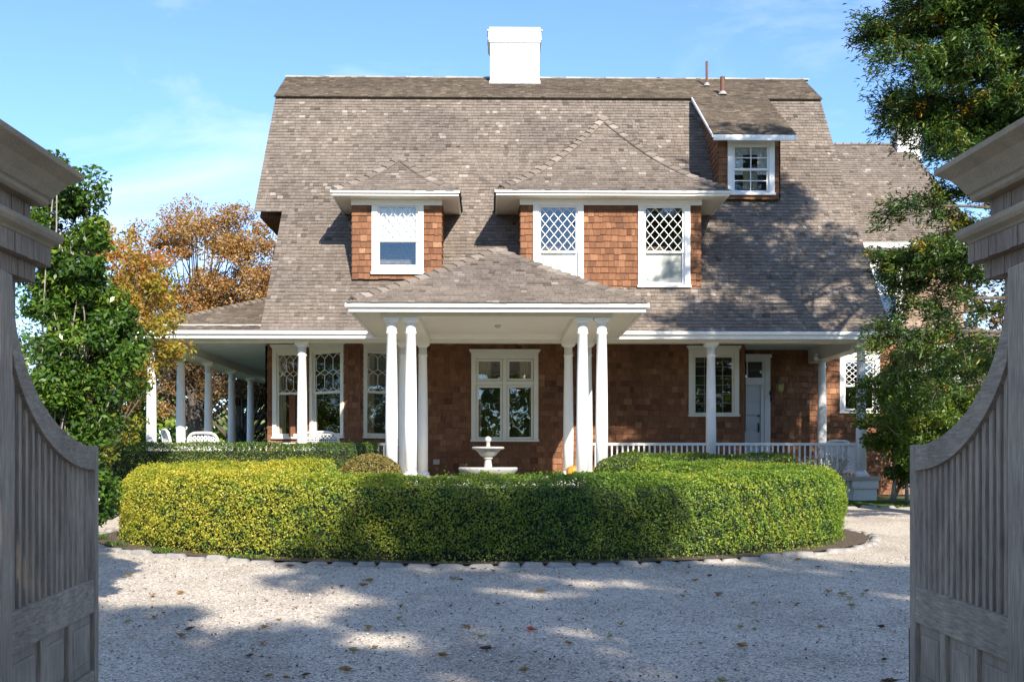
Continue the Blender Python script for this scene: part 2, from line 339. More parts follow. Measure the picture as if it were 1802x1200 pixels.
def caps(mb, pts, w=0.13, step=0.17, t=0.03):             # ridge / hip cap shingles along a polyline
    pts = [Vector(p) for p in pts]
    for p, q in zip(pts, pts[1:]):
        L = (q - p).length; n = max(1, int(L / step)); u = (q - p) / L; side = u.cross(Vector((0, 0, 1)))
        side = side.normalized() if side.length > 1e-4 else Vector((1, 0, 0)); up = side.cross(u).normalized()
        if up.z < 0: up = -up
        for k in range(n):
            a = p + u * (L * k / n); b = p + u * (L * (k + 1.12) / n); r = random.uniform(.35, .95); j = side * random.uniform(-.008, .008)
            for sg in (-1, 1):
                e0 = side * sg * w - up * w * 0.55
                mb.hexa([a + j, a + e0 + j, b + e0, b, a + up * t * 1.5 + j, a + e0 + up * t * 1.5 + j, b + e0 + up * 0.005, b + up * 0.005], r)
def cut(a0, a1, holes):
    out = [(a0, a1)]
    for h0, h1 in holes:
        nx = []
        for b0, b1 in out:
            if h1 <= b0 or h0 >= b1: nx.append((b0, b1)); continue
            if h0 > b0: nx.append((b0, h0))
            if h1 < b1: nx.append((h1, b1))
        out = nx
    return out

# ------------------------------------------------------------------ ground, drive, bed, edging
CX, CY = -0.43, 19.1
def sheet(name, xs, ys, dz, mat, keep=None):
    V = []; F = []
    for y in ys:
        for x in xs: V.append((x, y, gz(y) + dz))
    nx = len(xs)
    for j in range(len(ys) - 1):
        for i in range(nx - 1):
            F.append((j * nx + i, j * nx + i + 1, (j + 1) * nx + i + 1, (j + 1) * nx + i))
    me = bpy.data.meshes.new(name); me.from_pydata(V, [], F); me.update(); return tag(link(name, me, mat, None), kind='structure')
ys = [-400, -60, -20, 0, 4, 7] + [7 + 19 * k / 12 for k in range(1, 13)] + [30, 60, 150, 600]
sheet('ground', [-600, -100, -30, -10, 0, 10, 30, 100, 600], ys, -0.03, 'lawn')
sheet('gravel_driveway', [-9.6, -5, 0, 5, 11.5], [-14, -4, 0, 4, 7] + [7 + 17.8 * k / 12 for k in range(1, 13)], 0.0, 'gravel')
def ell(th, rx, ry): return CX + rx * math.cos(th), CY + ry * math.sin(th)
mb = MB(); N = 72
for k in range(N):
    a, b = 2 * math.pi * k / N, 2 * math.pi * (k + 1) / N
    for r0, r1 in ((0.0, 0.6), (0.6, 1.0)):
        P = []
        for th, rr in ((a, r0), (b, r0), (b, r1), (a, r1)):
            x, y = ell(th, 5.78 * rr, 3.93 * rr); P.append((x, y, gz(y) + 0.03 + 0.03 * math.sin(9 * th) * rr * (rr < 1)))
        mb.face(P if r0 > 0 else [P[0], P[2], P[3]])
tag(mb.build('planting_bed', 'soil'), kind='structure')
def stone_ring(name, pts, size, label=None):
    root = empty(name, pts[len(pts) // 2], kind='structure'); variants = []
    for k in range(6):                                     # six worn blocks share their mesh data
        m_ = MB(); n = 10; prof = [(0.82, 0), (1.0, 0.35), (0.97, 0.72), (0.72, 0.98)]
        for pr, z in prof:
            for j in range(n):
                a = 2 * math.pi * j / n; c, s_ = math.cos(a), math.sin(a)
                m_.v.append((math.copysign(abs(c) ** 0.45, c) * pr * 0.5 * random.uniform(.93, 1.05), math.copysign(abs(s_) ** 0.45, s_) * pr * 0.5 * random.uniform(.9, 1.08), z * random.uniform(.92, 1.06)))
        for i in range(3):
            for j in range(n): a = i * n + j; b = i * n + (j + 1) % n; m_.f.append((a, b, b + n, a + n)); m_.r.append(.5)
        m_.f.append(tuple(3 * n + j for j in range(n))); m_.r.append(.5)
        me = bpy.data.meshes.new('stone'); me.from_pydata(m_.v, [], m_.f); me.update(); me.materials.append(M['stone']); me.polygons.foreach_set('use_smooth', [True] * len(me.polygons)); variants.append(me)
    bx = Vector(root.location)
    for p, q in zip(pts, pts[1:]):
        d = Vector(q) - Vector(p); L = d.length; o = bpy.data.objects.new('stone', random.choice(variants)); col.objects.link(o); o.parent = root
        o.location = (Vector(p) + Vector(q)) / 2 - bx + Vector((0, 0, -0.105 + random.uniform(-.012, .012)))
        o.rotation_euler = (random.uniform(-.05, .05), random.uniform(-.04, .04), math.atan2(d.y, d.x) + random.uniform(-.07, .07)); o.scale = (L * 0.99, size * random.uniform(.85, 1.15), 0.145 * random.uniform(.9, 1.15))
    return root
pts = []; th = 0
while th < 2 * math.pi:
    x, y = ell(th, 5.88, 4.02); pts.append((x, y, gz(y))); th += random.uniform(.24, .40) / math.hypot(5.88 * math.sin(th), 4.02 * math.cos(th))
stone_ring('stone_edging', pts, 0.16)
pts = []; x = 2.6
while x < 11.6: pts.append((x, 24.8 + 0.05 * math.sin(x * 2), 0)); x += random.uniform(.28, .5)
pts = [(p[0], p[1], gz(p[1])) for p in pts]; stone_ring('stone_edging', pts, 0.16)
pts = []; x = -9.6
while x < -2.8: pts.append((x, 24.8, gz(24.8))); x += random.uniform(.28, .5)
stone_ring('stone_edging', pts, 0.16)
# loose pebbles over the near gravel
n = 30000; yy = 6.5 + 9.5 * rng.random(n) ** 1.4; xx = rng.uniform(-1, 1, n) * (2.2 + yy * 0.28); s = rng.uniform(.005, .012, n)
keep = ((xx - CX) / 6.0) ** 2 + ((yy - CY) / 4.12) ** 2 > 1; xx, yy, s = xx[keep], yy[keep], s[keep]; n = len(xx)
C = np.stack([xx, yy, gzn(yy) + s * 0.35], 1); oct_ = np.array([(1, 0, 0), (0, 1, 0), (-1, 0, 0), (0, -1, 0), (0, 0, .75), (0, 0, -.5)])
ang = rng.random(n) * 6.28; ca, sa = np.cos(ang)[:, None], np.sin(ang)[:, None]; O = oct_[None] * rng.uniform(.7, 1.3, (n, 6, 1))
V = np.stack([O[..., 0] * ca - O[..., 1] * sa, O[..., 0] * sa + O[..., 1] * ca, O[..., 2]], 2) * s[:, None, None] + C[:, None, :]
T6 = np.array([(0, 1, 4), (1, 2, 4), (2, 3, 4), (3, 0, 4)]); F = (T6[None] + (np.arange(n) * 6)[:, None, None]).reshape(-1, 3)
o = np_build('loose_gravel', V.reshape(-1, 3), F, np.repeat(rng.random(n), 4), 'pebble'); tag(o, 'loose pale pebbles lying over the drive', 'gravel', kind='stuff')

# ------------------------------------------------------------------ windows
def clip(p, q, a0, a1, z0, z1):
    (x0, y0), (x1, y1) = p, q; dx, dy = x1 - x0, y1 - y0; t0, t1 = 0.0, 1.0
    for pp, qq in ((-dx, x0 - a0), (dx, a1 - x0), (-dy, y0 - z0), (dy, z1 - y0)):
        if abs(pp) < 1e-9:
            if qq < 0: return None
            continue
        r = qq / pp
        if pp < 0: t0 = max(t0, r)
        else: t1 = min(t1, r)
    if t1 - t0 < 1e-3: return None
    return (x0 + dx * t0, y0 + dy * t0), (x0 + dx * t1, y0 + dy * t1)
def lattice(mb, fr, a0, a1, z0, z1, kind, w=0.018, d=0.012, cols=4, rows=4):
    D = fr[2]; up = Vector((-D[0], -D[1], 0)); segs = []; W, H = a1 - a0, z1 - z0
    if kind == 'diamond':
        p = W / cols; q = H / rows
        for k in range(-rows * 2, cols * 2 + rows * 2):
            x = a0 + k * p
            segs.append(((x, z0), (x + p * rows, z0 + q * rows))); segs.append(((x, z0), (x - p * rows, z0 + q * rows)))
    elif kind == 'honey':
        p = W / cols; zt, za, zb, zm, zc, zd = z1, z1 - .13 * H, z1 - .42 * H, z1 - .5 * H, z1 - .58 * H, z0 + .09 * H
        for k in range(cols + 1):
            x = a0 + (k - .0) * p + p * .15
            segs += [((x, za), (x, zb)), ((x, zc), (x, zd))]
            for sg in (-1, 1):
                segs += [((x, za), (x + sg * p / 2, zt)), ((x, zb), (x + sg * p / 2, zm)), ((x + sg * p / 2, zm), (x, zc)), ((x, zd), (x + sg * p / 2, z0))]
    elif kind == 'grid':
        for k in range(1, cols): segs.append(((a0 + W * k / cols, z0), (a0 + W * k / cols, z1)))
        for k in range(1, rows): segs.append(((a0, z0 + H * k / rows), (a1, z0 + H * k / rows)))
    for p_, q_ in segs:
        c = clip(p_, q_, a0, a1, z0, z1)
        if c: mb.bar(fpt(fr, c[0][0], d, c[0][1]), fpt(fr, c[1][0], d, c[1][1]), w, 0.012, up)
def ring(mb, fr, a0, a1, z0, z1, w, d0, d1, wb=None):
    wb = wb or w
    mb.fbox(fr, a0, a0 + w, d0, d1, z0, z1); mb.fbox(fr, a1 - w, a1, d0, d1, z0, z1)
    mb.fbox(fr, a0 + w, a1 - w, d0, d1, z1 - w, z1); mb.fbox(fr, a0 + w, a1 - w, d0, d1, z0, z0 + wb)
def pane(fr, a0, a1, z0, z1, d, parent):
    m_ = MB(); m_.fbox(fr, a0 - .004, a1 + .004, d, d + 0.006, z0 - .004, z1 + .004); return m_.build('pane', 'glass', parent)
def window(parent, fr, a0, a1, z0, z1, style, paint='white', cap=True, lat=None, curtain=None, cw=0.115, split=0.5, lmat=None):
    """outer trim a0..a1, z0..z1; root part is the casing"""
    m_ = MB(); zt = z1
    if cap:
        m_.fbox(fr, a0 - .05, a1 + .05, -.10, .0, z1 - .045, z1); m_.fbox(fr, a0 - .025, a1 + .025, -.075, .0, z1 - .085, z1 - .045); zt = z1 - .085
    m_.fbox(fr, a0, a0 + cw, -.05, .06, z0 + .05, zt); m_.fbox(fr, a1 - cw, a1, -.05, .06, z0 + .05, zt)
    hd = cw * (1.25 if cap else 1.0)
    m_.fbox(fr, a0 + cw, a1 - cw, -.048, .06, zt - hd, zt)
    m_.fbox(fr, a0 - .02, a1 + .02, -.09, .06, z0, z0 + .05)
    root = m_.build('window', paint, parent, bevel=0.006)
    i0, i1, j0, j1 = a0 + cw, a1 - cw, z0 + .05, zt - hd; sw = 0.05
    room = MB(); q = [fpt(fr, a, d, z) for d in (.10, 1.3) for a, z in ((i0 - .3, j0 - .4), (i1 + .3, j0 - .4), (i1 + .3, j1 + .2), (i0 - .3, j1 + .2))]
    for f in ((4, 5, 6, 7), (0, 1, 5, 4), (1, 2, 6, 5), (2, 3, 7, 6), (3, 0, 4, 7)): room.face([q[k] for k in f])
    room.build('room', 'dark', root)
    if style in ('dh', 'dh6'):
        zm = j0 + (j1 - j0) * split
        up = MB(); ring(up, fr, i0, i1, zm - .02, j1, sw, .0, .03, .045); us = up.build('sash', paint, root)
        lo = MB(); ring(lo, fr, i0, i1, j0, zm + .02, sw, .032, .062, .075); lo.build('sash', paint, root)
        pane(fr, i0 + sw, i1 - sw, zm + .025, j1 - sw, .014, root); pane(fr, i0 + sw, i1 - sw, j0 + .075, zm - .03, .045, root)
        lt = MB()
        if style == 'dh6':
            lattice(lt, fr, i0 + sw, i1 - sw, zm + .025, j1 - sw, 'grid', .022, .013, 2, 2); lattice(lt, fr, i0 + sw, i1 - sw, j0 + .075, zm - .03, 'grid', .022, .044, 2, 2)
        elif lat: lattice(lt, fr, i0 + sw, i1 - sw, zm + .025, j1 - sw, lat[0], .0125, .013, lat[1], lat[2])
        if lt.v: lt.build('muntin', paint, root)
    elif style == 'casement':
        zm = j0 + (j1 - j0) * .70; am = (i0 + i1) / 2
        b_ = MB(); b_.fbox(fr, am - .05, am + .05, -.04, .06, j0, j1); b_.fbox(fr, i0, am - .05, -.03, .06, zm - .05, zm + .05); b_.fbox(fr, am + .05, i1, -.03, .06, zm - .05, zm + .05); b_.build('mullion', paint, root, bevel=.005)
        for x0, x1 in ((i0, am - .05), (am + .05, i1)):
            for y0, y1 in ((j0, zm - .05), (zm + .05, j1)):
                s_ = MB(); ring(s_, fr, x0 + .005, x1 - .005, y0 + .005, y1 - .005, .055, -.0, .04); s_.build('sash', paint, root, bevel=.004); pane(fr, x0 + .06, x1 - .06, y0 + .06, y1 - .06, .02, root)
    elif style == 'single':
        s_ = MB(); ring(s_, fr, i0, i1, j0, j1, .05, .0, .04); s_.build('sash', paint, root); pane(fr, i0 + .05, i1 - .05, j0 + .05, j1 - .05, .02, root)
        if lat: lt = MB(); lattice(lt, fr, i0 + .05, i1 - .05, j0 + .05, j1 - .05, lat[0], lat[3] if len(lat) > 3 else .018, .018, lat[1], lat[2]); lt.build('muntin', lmat or paint, root)
    if curtain:
        for mat_, f0, f1, g0, g1 in curtain:
            c = MB(); n = 18; A0, A1, B0, B1 = i0 + (i1 - i0) * f0, i0 + (i1 - i0) * f1, j0 + (j1 - j0) * g0, j0 + (j1 - j0) * g1; V = []
            for k in range(n):
                x0, x1 = A0 + (A1 - A0) * k / n, A0 + (A1 - A0) * (k + 1) / n; am_ = .002 if mat_ == 'blind' else .012; e0, e1 = .08 + am_ * math.sin(k * 2.1), .08 + am_ * math.sin((k + 1) * 2.1)
                c.face([fpt(fr, x0, e0, B0), fpt(fr, x1, e1, B0), fpt(fr, x1, e1, B1), fpt(fr, x0, e0, B1)])
            c.build('curtain', mat_, root)
    return root

# ------------------------------------------------------------------ the house
HB = Vector((1.0, 31.0, 0))
house = empty('house', HB, 'large brown shingled house with gambrel roof, white columned porch and projecting portico', 'house')
house.rotation_euler.z = R(1.0)
FLOOR = 0.55; ZE = 3.70; YE = 27.0; YP = 27.5; YW = 30.0; YR = 31.5; XL, XU, XR = -5.5, -6.17, 8.19
YB, ZB, YT, ZT = 32.8, 10.35, 34.9, 11.58
lone = []                                                 # wall shingles that are built as parts of their own
def near_pick(p):                                         # a limited number of the largest
    return lambda a, b, s, z: len(lone) < 300 and p(a, b, s, z)
# main roof
def zroof(y): return np.interp(y, [27.0, 27.9, 30.1, 32.8], [3.70, 4.60, 7.05, 10.30])
prof = [(27.0, 3.70), (27.35, 4.02), (27.9, 4.60), (30.1, 7.05), (32.95, 10.46)]
mb = MB()
shingle_face(mb, FX, prof, lambda s, d, z: [((XU if z > 6.8 else XL), XR)], 0.122, (0.07, 0.17), t=0.018)
roof = mb.build('roof', 'roof', house); tag(roof, 'steep weathered grey brown shingle slope', kind='stuff')
mb = MB()
shingle_face(mb, FX, [(32.82, 10.43), (34.9, 11.60)], lambda s, d, z: [(XU - .03, XR + .03)], 0.115, (0.09, 0.2), t=0.018)
mb.face([(XU - .03, 32.82, 10.405), (XR + .03, 32.82, 10.405), (XR + .03, 34.9, 11.54), (XU - .03, 34.9, 11.54)], .1)
mb.face([(XU - .06, 34.9, 11.58), (XR + .06, 34.9, 11.58), (XR + .06, 37.1, 10.4), (XU - .06, 37.1, 10.4)], .3)
mb.face([(XU, 37.1, 10.4), (XR, 37.1, 10.4), (XR, 42.8, 3.7), (XU, 42.8, 3.7)], .3)
o = mb.build('upper_roof', 'roof_dark', house); tag(o, 'shallow mossy upper roof slope', kind='stuff')
mb = MB(); caps(mb, [(XU - .06, 34.9, 11.60), (XR + .06, 34.9, 11.60)], .09, 1.1, .014); mb.build('ridge_cap', 'concrete', house)
# gable ends, rake boards, underside of the jettied gable
for x0, x1 in ((XL + .15, XL + .3), (XR - .3, XR - .15)):
    mb = MB(); pr = [(27.6, 0.0), (27.6, 4.1), (27.95, 4.5), (30.1, 6.9), (32.8, 10.2), (34.9, 11.4), (37.0, 10.2), (42.4, 3.7), (42.4, 0)] if x0 > 0 else [(30.0, 0.0), (30.0, 6.8), (32.8, 10.2), (34.9, 11.4), (37.0, 10.2), (42.4, 3.7), (42.4, 0)]
    if x0 > 0: pr = [(31.5, 0), (31.5, 3.6), (27.5, 3.6)] + pr[1:]
    i = len(mb.v); n = len(pr); mb.v += [(x0, y, z) for y, z in pr] + [(x1, y, z) for y, z in pr]
    mb.f += [tuple(range(n)), tuple(range(2 * n - 1, n - 1, -1))] + [(k, (k + 1) % n, n + (k + 1) % n, n + k) for k in range(n)]; mb.r += [.4] * (n + 2)
    mb.build('gable_wall', 'wallsh', house)
mb = MB(); pr = [(30.25, 6.76), (32.85, 10.0), (34.9, 11.35), (37, 10.2), (40, 6.74)]; n = len(pr)
mb.v += [(XU + .08, y, z) for y, z in pr] + [(XL + .14, y, z) for y, z in pr]; mb.f += [tuple(range(n)), tuple(range(2 * n - 1, n - 1, -1))] + [(k, (k + 1) % n, n + (k + 1) % n, n + k) for k in range(n)]; mb.r += [.4] * (n + 2)
mb.build('jettied_gable', 'wallsh', house)
# eave: fascia, gutter, soffit, porch beam, ceiling
mb = MB(); mb.box(-8.45, XR + .03, YE - .03, YE + .02, 3.52, 3.665); mb.build('fascia', 'white', house, bevel=.006)
mb = MB(); mb.box(-8.45, XR + .05, YE - .10, YE - .032, 3.61, 3.685); mb.build('gutter', 'white', house, bevel=.01)
mb = MB(); mb.box(-8.4, XR, YE + .02, YP - .16, 3.545, 3.575); mb.build('soffit', 'cream', house)
mb = MB(); mb.box(-8.1, 7.8, YP - .16, YP + .16, 3.48, 3.86); mb.build('porch_beam', 'cream', house, bevel=.008)
mb = MB(); mb.box(-8.11, -7.79, YP + .16, 41.5, 3.48, 3.86); mb.build('porch_beam', 'cream', house, bevel=.008)
mb = MB(); mb.box(7.49, 7.81, YP + .16, YR, 3.36, 3.86); mb.build('porch_beam', 'cream', house, bevel=.008)
mb = MB(); mb.box(-7.79, -5.3, YP + .16, 41.5, 3.70, 3.73); mb.box(-5.3, 7.49, YP + .16, YR, 3.70, 3.73); mb.build('porch_ceiling', 'ceil', house)
mb = MB()
for k in range(24): x = -7.75 + k * .1; mb.box(x, x + .006, YP + .17, 41.4, 3.694, 3.699)
mb.build('ceiling_bead', 'ceil', house)
mb = MB(); mb.box(-8.5, -8.44, YE - .03, 41.6, 3.52, 3.665); mb.box(-8.44, -8.11, YE + .4, 41.6, 3.545, 3.575); mb.build('fascia', 'white', house)
# side porch roof (hipped at its corner)
mb = MB(); e = 0.122
shingle_face(mb, FX, [(YE, 3.70), (30.0, 4.85)], lambda s, d, z: [(-8.45 + (d - YE), XL + .2)], e, t=.016)
shingle_face(mb, ((-8.45, 0, 0), (0, 1), (1, 0)), [(0, 3.70), (3.0, 4.85)], lambda s, d, z: [(YE + d, 41.6)], .25, (.2, .4), t=.016)
caps(mb, [(-8.45, YE, 3.72), (-5.45, 30.0, 4.87)]); o = mb.build('side_porch_roof', 'roof_dark', house); tag(o, kind='stuff')
# floor, skirt, pier
mb = MB(); mb.box(-8.2, 8.0, YP - .3, YR + .05, .46, FLOOR); mb.box(-8.2, -5.3, YR + .05, 41.6, .46, FLOOR); mb.build('porch_floor', 'floor', house, bevel=.01)
mb = MB(); pass
for q in ((-8.1, -2.9, YP - .15, YP - .1), (2.3, 7.4, YP - .15, YP - .1), (7.86, 7.9, YP + .3, YR), (-8.12, -8.08, YP, 41.5)):
    mb = MB(); mb.box(*q, 0, .46); mb.build('porch_skirt', 'white', house)
mb = MB(); mb.box(7.40, 7.92, YP - .27, YP + .27, .02, .28); mb.box(7.37, 7.95, YP - .30, YP + .30, .28, .455); mb.build('porch_pier', 'white', house, bevel=.012)
mb = MB()
for k in range(14): mb.bar((7.0 + k * .1, YP - .17, .03), (7.0 + k * .1 + .4, YP - .17, .43), .03, .012, (0, -1, 0)) if 7.0 + k * .1 < 7.0 else None
# walls with shingles
wh = {}                                                   # holes for windows per wall
def wall(name, fr, a0, a1, z0, z1, holes, pick=None, part=True, e=.142, wr=(.10, .21)):
    m_ = MB(); sp = lambda s, d, z: cut(a0, a1, [(h[0] + .04, h[1] - .04) for h in holes if h[2] + .03 < z < h[3] - .05])
    shingle_face(m_, fr, [(0, z0), (0, z1)], sp, e, wr, t=.023, lone=lone if pick else None, pick=pick)
    o_ = m_.build(name, 'wallsh', house); o_['kind'] = 'stuff'; return o_
def px(x, Y): return (x - 901) * Y / 2200
def pz(y, Y): return EYE + (815 - y) * Y / 2200
# main ground-floor wall
fm = front(YW)
cwin = (px(828, YW), px(946, YW), pz(777, YW), pz(615, YW)); rwin = (px(1211, YW), px(1300, YW), pz(733, YW), pz(608, YW))
BAYX1 = px(702, YW)
wall('wall', fm, BAYX1, 5.55, FLOOR, 3.72, [cwin, rwin], pick=near_pick(lambda a, b, s, z: -1.6 < a < 1.3 and .95 < z < 3.1))
window(house, fm, *cwin, 'casement', 'cream', curtain=[('drape', .0, .26, .72, 1), ('drape', .76, 1, .72, 1), ('drape', -.02, .09, 0, .7), ('drape', .93, 1.02, 0, .7)])
window(house, fm, *rwin, 'single', 'cream', lat=('grid', 4, 6, .010), lmat='lead')
# return and recessed door wall
wall('wall', ((5.55, YW, 0), (0, 1), (-1, 0)), 0, YR - YW, FLOOR, 3.72, [])
mb = MB(); mb.box(5.50, 5.58, YW - .03, YW + .04, FLOOR, 3.72); mb.build('corner_board', 'wallsh', house)
fd = front(YR); dwin = (px(1480, YR), px(1551, YR), pz(727, YR), pz(617, YR)); dx0, dx1 = px(1296, YR), px(1357, YR)
door_h = (dx0, dx1, FLOOR - .2, pz(623, YR))
wall('wall', fd, 5.55, 9.9, FLOOR - .5, 3.9, [dwin, (door_h[0] + .05, door_h[1], 0, door_h[3])])
window(house, fd, *dwin, 'dh', 'white', lat=('diamond', 4, 4), curtain=None)
# door
d1 = dx1; d0 = 5.58; zt = pz(677, YR); ztr0, ztr1 = pz(664, YR), pz(636, YR)
mb = MB(); mb.fbox(fd, d1 - .14, d1, -.05, .06, FLOOR, door_h[3] - .09); mb.fbox(fd, d0, d1 - .14, -.045, .06, ztr1, door_h[3] - .09); mb.fbox(fd, d0 - .02, d1 + .03, -.09, .06, door_h[3] - .09, door_h[3])
mb.fbox(fd, d0, d1 - .14, -.04, .06, zt + .0, ztr0); mb.fbox(fd, d1 - .24, d1 - .14, -.03, .06, FLOOR, zt); mb.fbox(fd, d1 - .2, d1 - .14, -.035, .06, ztr0, ztr1); mb.build('door_frame', 'white', house, bevel=.006)
mb = MB(); mb.fbox(fd, d0, d1 - .24, .02, .06, FLOOR, zt); door = mb.build('door', 'door', house)
for k in range(6):
    mb = MB(); z0 = FLOOR + .06 + k * (zt - FLOOR - .1) / 6; mb.fbox(fd, d0 + .03, d1 - .27, .004, .021, z0, z0 + (zt - FLOOR - .1) / 6 - .018); mb.build('door_board', 'door', door, bevel=.006)
mb = MB(); mb.fbox(fd, d1 - .31, d1 - .275, -.02, .003, 1.62, 1.86); mb.tube([fpt(fd, d1 - .29, -.02, 1.66), fpt(fd, d1 - .29, -.07, 1.68), fpt(fd, d1 - .29, -.07, 1.8), fpt(fd, d1 - .29, -.02, 1.82)], .012, 6); mb.build('door_handle', 'black', door)
mb = MB(); mb.tube([fpt(fd, d1 - .29, .004, 2.04), fpt(fd, d1 - .29, -.02, 2.04)], .03, 10); mb.tube([fpt(fd, d0 + .14, .004, 2.42), fpt(fd, d0 + .14, -.02, 2.42)], .04, 10); mb.build('lock', 'black', door)
pane(fd, d0, d1 - .2, ztr0, ztr1, .02, house); mb = MB(); mb.fbox(fd, (d0 + d1 - .2) / 2 - .012, (d0 + d1 - .2) / 2 + .012, .0, .02, ztr0, ztr1); mb.build('muntin', 'white', house)
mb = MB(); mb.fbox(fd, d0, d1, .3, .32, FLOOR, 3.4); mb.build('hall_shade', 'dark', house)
# canted bay on the left
P0 = (XL, YW); xb0, xb1, xb2, xb3 = px(540, 29.8), px(609, 29.0), px(630, 29.0), px(702, 29.8)
bay = [(-5.86, 30.0), (xb0, 29.95), (xb1, 29.05), (xb2, 29.05), (xb3 + .05, 30.0)]
BW = [(px(483, 30), px(542, 30), pz(772, 30), pz(609, 30))]
def seg(p, q):
    L = math.hypot(q[0] - p[0], q[1] - p[1]); A = ((q[0] - p[0]) / L, (q[1] - p[1]) / L); return ((p[0], p[1], 0), A, (-A[1], A[0])), L
drp = [('drape', -.05, .35, 0, 1), ('drape', .8, 1.05, 0, 1)]
for k in range(4):
    fr, L = seg(bay[k], bay[k + 1]); z0w, z1w = pz(772, 29.7), pz(605, 29.7)
    hole = [] if k == 2 else [(.12, L - .06, z0w, z1w)] if k == 0 else [(.10, L - .10, z0w, z1w)]
    wall('wall', fr, 0, L, FLOOR, 3.72, hole)
    if hole: window(house, fr, *hole[0], 'dh', 'cream', lat=('honey', 3, 2), curtain=drp, split=.52, cw=.10)
    mb = MB(); p = bay[k + 1]; mb.lathe([(.03, FLOOR), (.03, 3.72)], (p[0], p[1], 0), 8); mb.build('corner_board', 'wallsh', house)
# side wall on the porch
wall('wall', ((-5.86, 41.0, 0), (0, -1), (1, 0)), 0, 11.0, FLOOR, 3.72, [], e=.28, wr=(.2, .4))
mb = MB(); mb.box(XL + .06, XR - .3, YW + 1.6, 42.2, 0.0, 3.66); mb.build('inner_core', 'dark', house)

# columns: shaft > capital, base ; every copy shares mesh data
def make_column():
    H = 3.48 - FLOOR; m_ = MB(); m_.lathe([(.112, .10), (.113, H * .33), (.105, H * .6), (.090, H - .30), (.103, H - .29), (.103, H - .26), (.090, H - .25), (.090, H - .095)], n=28)
    sh = m_.build('column', 'white', None, smooth=True)
    m_ = MB(); m_.lathe([(.090, H - .10), (.125, H - .075), (.135, H - .055), (.135, H - .05)], n=28); m_.lathe([(.145, H - .05), (.145, H)], sq=True)
    c = m_.build('capital', 'white', sh)
    m_ = MB(); m_.lathe([(.15, 0), (.15, .045)], sq=True); m_.lathe([(.145, .045), (.15, .065), (.14, .09), (.118, .105), (.112, .12)], n=28)
    b = m_.build('base', 'white', sh); return sh
colm = make_column(); PC = -.42
spots = [(-7.95, YP), (px(528, YP), YP), (px(1247, YP), YP), (7.65, YP), (7.65, 30.75), (-7.95, 30.1), (-7.95, 33.05), (-7.95, 36.0), (-7.95, 38.8)]
spots += [(PC + s_ * d_, y_) for s_ in (-1, 1) for d_, y_ in ((1.56, 22.75), (1.91, 22.75), (1.60, YP), (2.02, YP))]
for i, (x, y) in enumerate(spots):
    o = colm if i == 0 else copy_tree(colm, (0, 0, 0)); o.parent = house; o.location = Vector((x, y, FLOOR)) - HB
# railings
def railing(x0, y0, x1, y1):
    p, q = Vector((x0, y0, 0)), Vector((x1, y1, 0)); L = (q - p).length; u = (q - p) / L; nrm = Vector((-u.y, u.x, 0))
    zt = FLOOR + .74; m_ = MB(); up = Vector((0, 0, 1))
    m_.bar(p + up * (zt - .06), q + up * (zt - .06), .09, .06, up); root = m_.build('railing', 'white', house, bevel=.008)
    m_ = MB(); m_.bar(p + up * (FLOOR + .08), q + up * (FLOOR + .08), .06, .05, up); m_.build('bottom_rail', 'white', root)
    n = int(L / .118); me = None
    for k in range(n):
        c = p + u * (L * (k + .5) / n)
        if me is None:
            b_ = MB(); b_.box(-.018, .018, -.018, .018, FLOOR + .13, zt - .06); me = bpy.data.meshes.new('baluster'); me.from_pydata(b_.v, [], b_.f); me.materials.append(M['white'])
        o_ = bpy.data.objects.new('baluster', me); col.objects.link(o_); o_.parent = root; o_.location = (c.x - HB.x, c.y - HB.y, 0)
railing(-7.84, YP, px(528, YP) - .11, YP); railing(px(528, YP) + .11, YP, PC - 2.14, YP); railing(PC + 2.14, YP, px(1247, YP) - .11, YP); railing(px(1247, YP) + .11, YP, 7.54, YP)
railing(7.65, YP + .12, 7.65, 30.6); railing(-7.95, YP + .12, -7.95, 30.0); railing(-7.95, 30.2, -7.95, 33.0); railing(-7.95, 33.1, -7.95, 35.9); railing(-7.95, 36.1, -7.95, 38.7)
# portico
px0, px1, py0 = -3.06, 2.24, 22.30
mb = MB(); mb.box(PC - 2.25, PC + 2.25, 22.35, YP - .31, .44, FLOOR - .004); mb.build('portico_floor', 'floor', house, bevel=.012)
mb = MB(); mb.box(PC - 2.2, PC + 2.2, 22.45, 22.55, 0, .44); mb.build('portico_skirt', 'white', house)
mb = MB(); mb.box(PC - 2.1, PC + 2.1, 22.60, 22.90, 3.485, 3.70)
mb.box(PC - 2.1, PC - 1.42, 22.90, YP - .165, 3.485, 3.70); mb.box(PC + 1.42, PC + 2.1, 22.90, YP - .165, 3.485, 3.70); mb.build('portico_beam', 'cream', house, bevel=.01)
mb = MB(); mb.box(PC - 1.42, PC + 1.42, 22.9, YP - .165, 3.60, 3.63); mb.build('portico_ceiling', 'cream', house)
mb = MB(); mb.box(px0 + .06, PC - 2.1, py0 + .05, YE - .1, 3.555, 3.58); mb.box(PC + 2.1, px1 - .06, py0 + .05, YE - .1, 3.555, 3.58); mb.box(PC - 2.1, PC + 2.1, py0 + .05, 22.6, 3.555, 3.58); mb.build('portico_soffit', 'cream', house)
mb = MB(); mb.box(px0, px1, py0, py0 + .05, 3.53, 3.665); mb.box(px0, px0 + .05, py0 + .05, YE + .2, 3.53, 3.665); mb.box(px1 - .05, px1, py0 + .05, YE + .2, 3.53, 3.665)
mb.box(px0 - .06, px1 + .06, py0 - .07, py0 - .002, 3.61, 3.69); mb.build('portico_fascia', 'white', house, bevel=.01)
hw = (px1 - px0) / 2 + .08; pcx = (px0 + px1) / 2; ry = hw; apex = 5.08
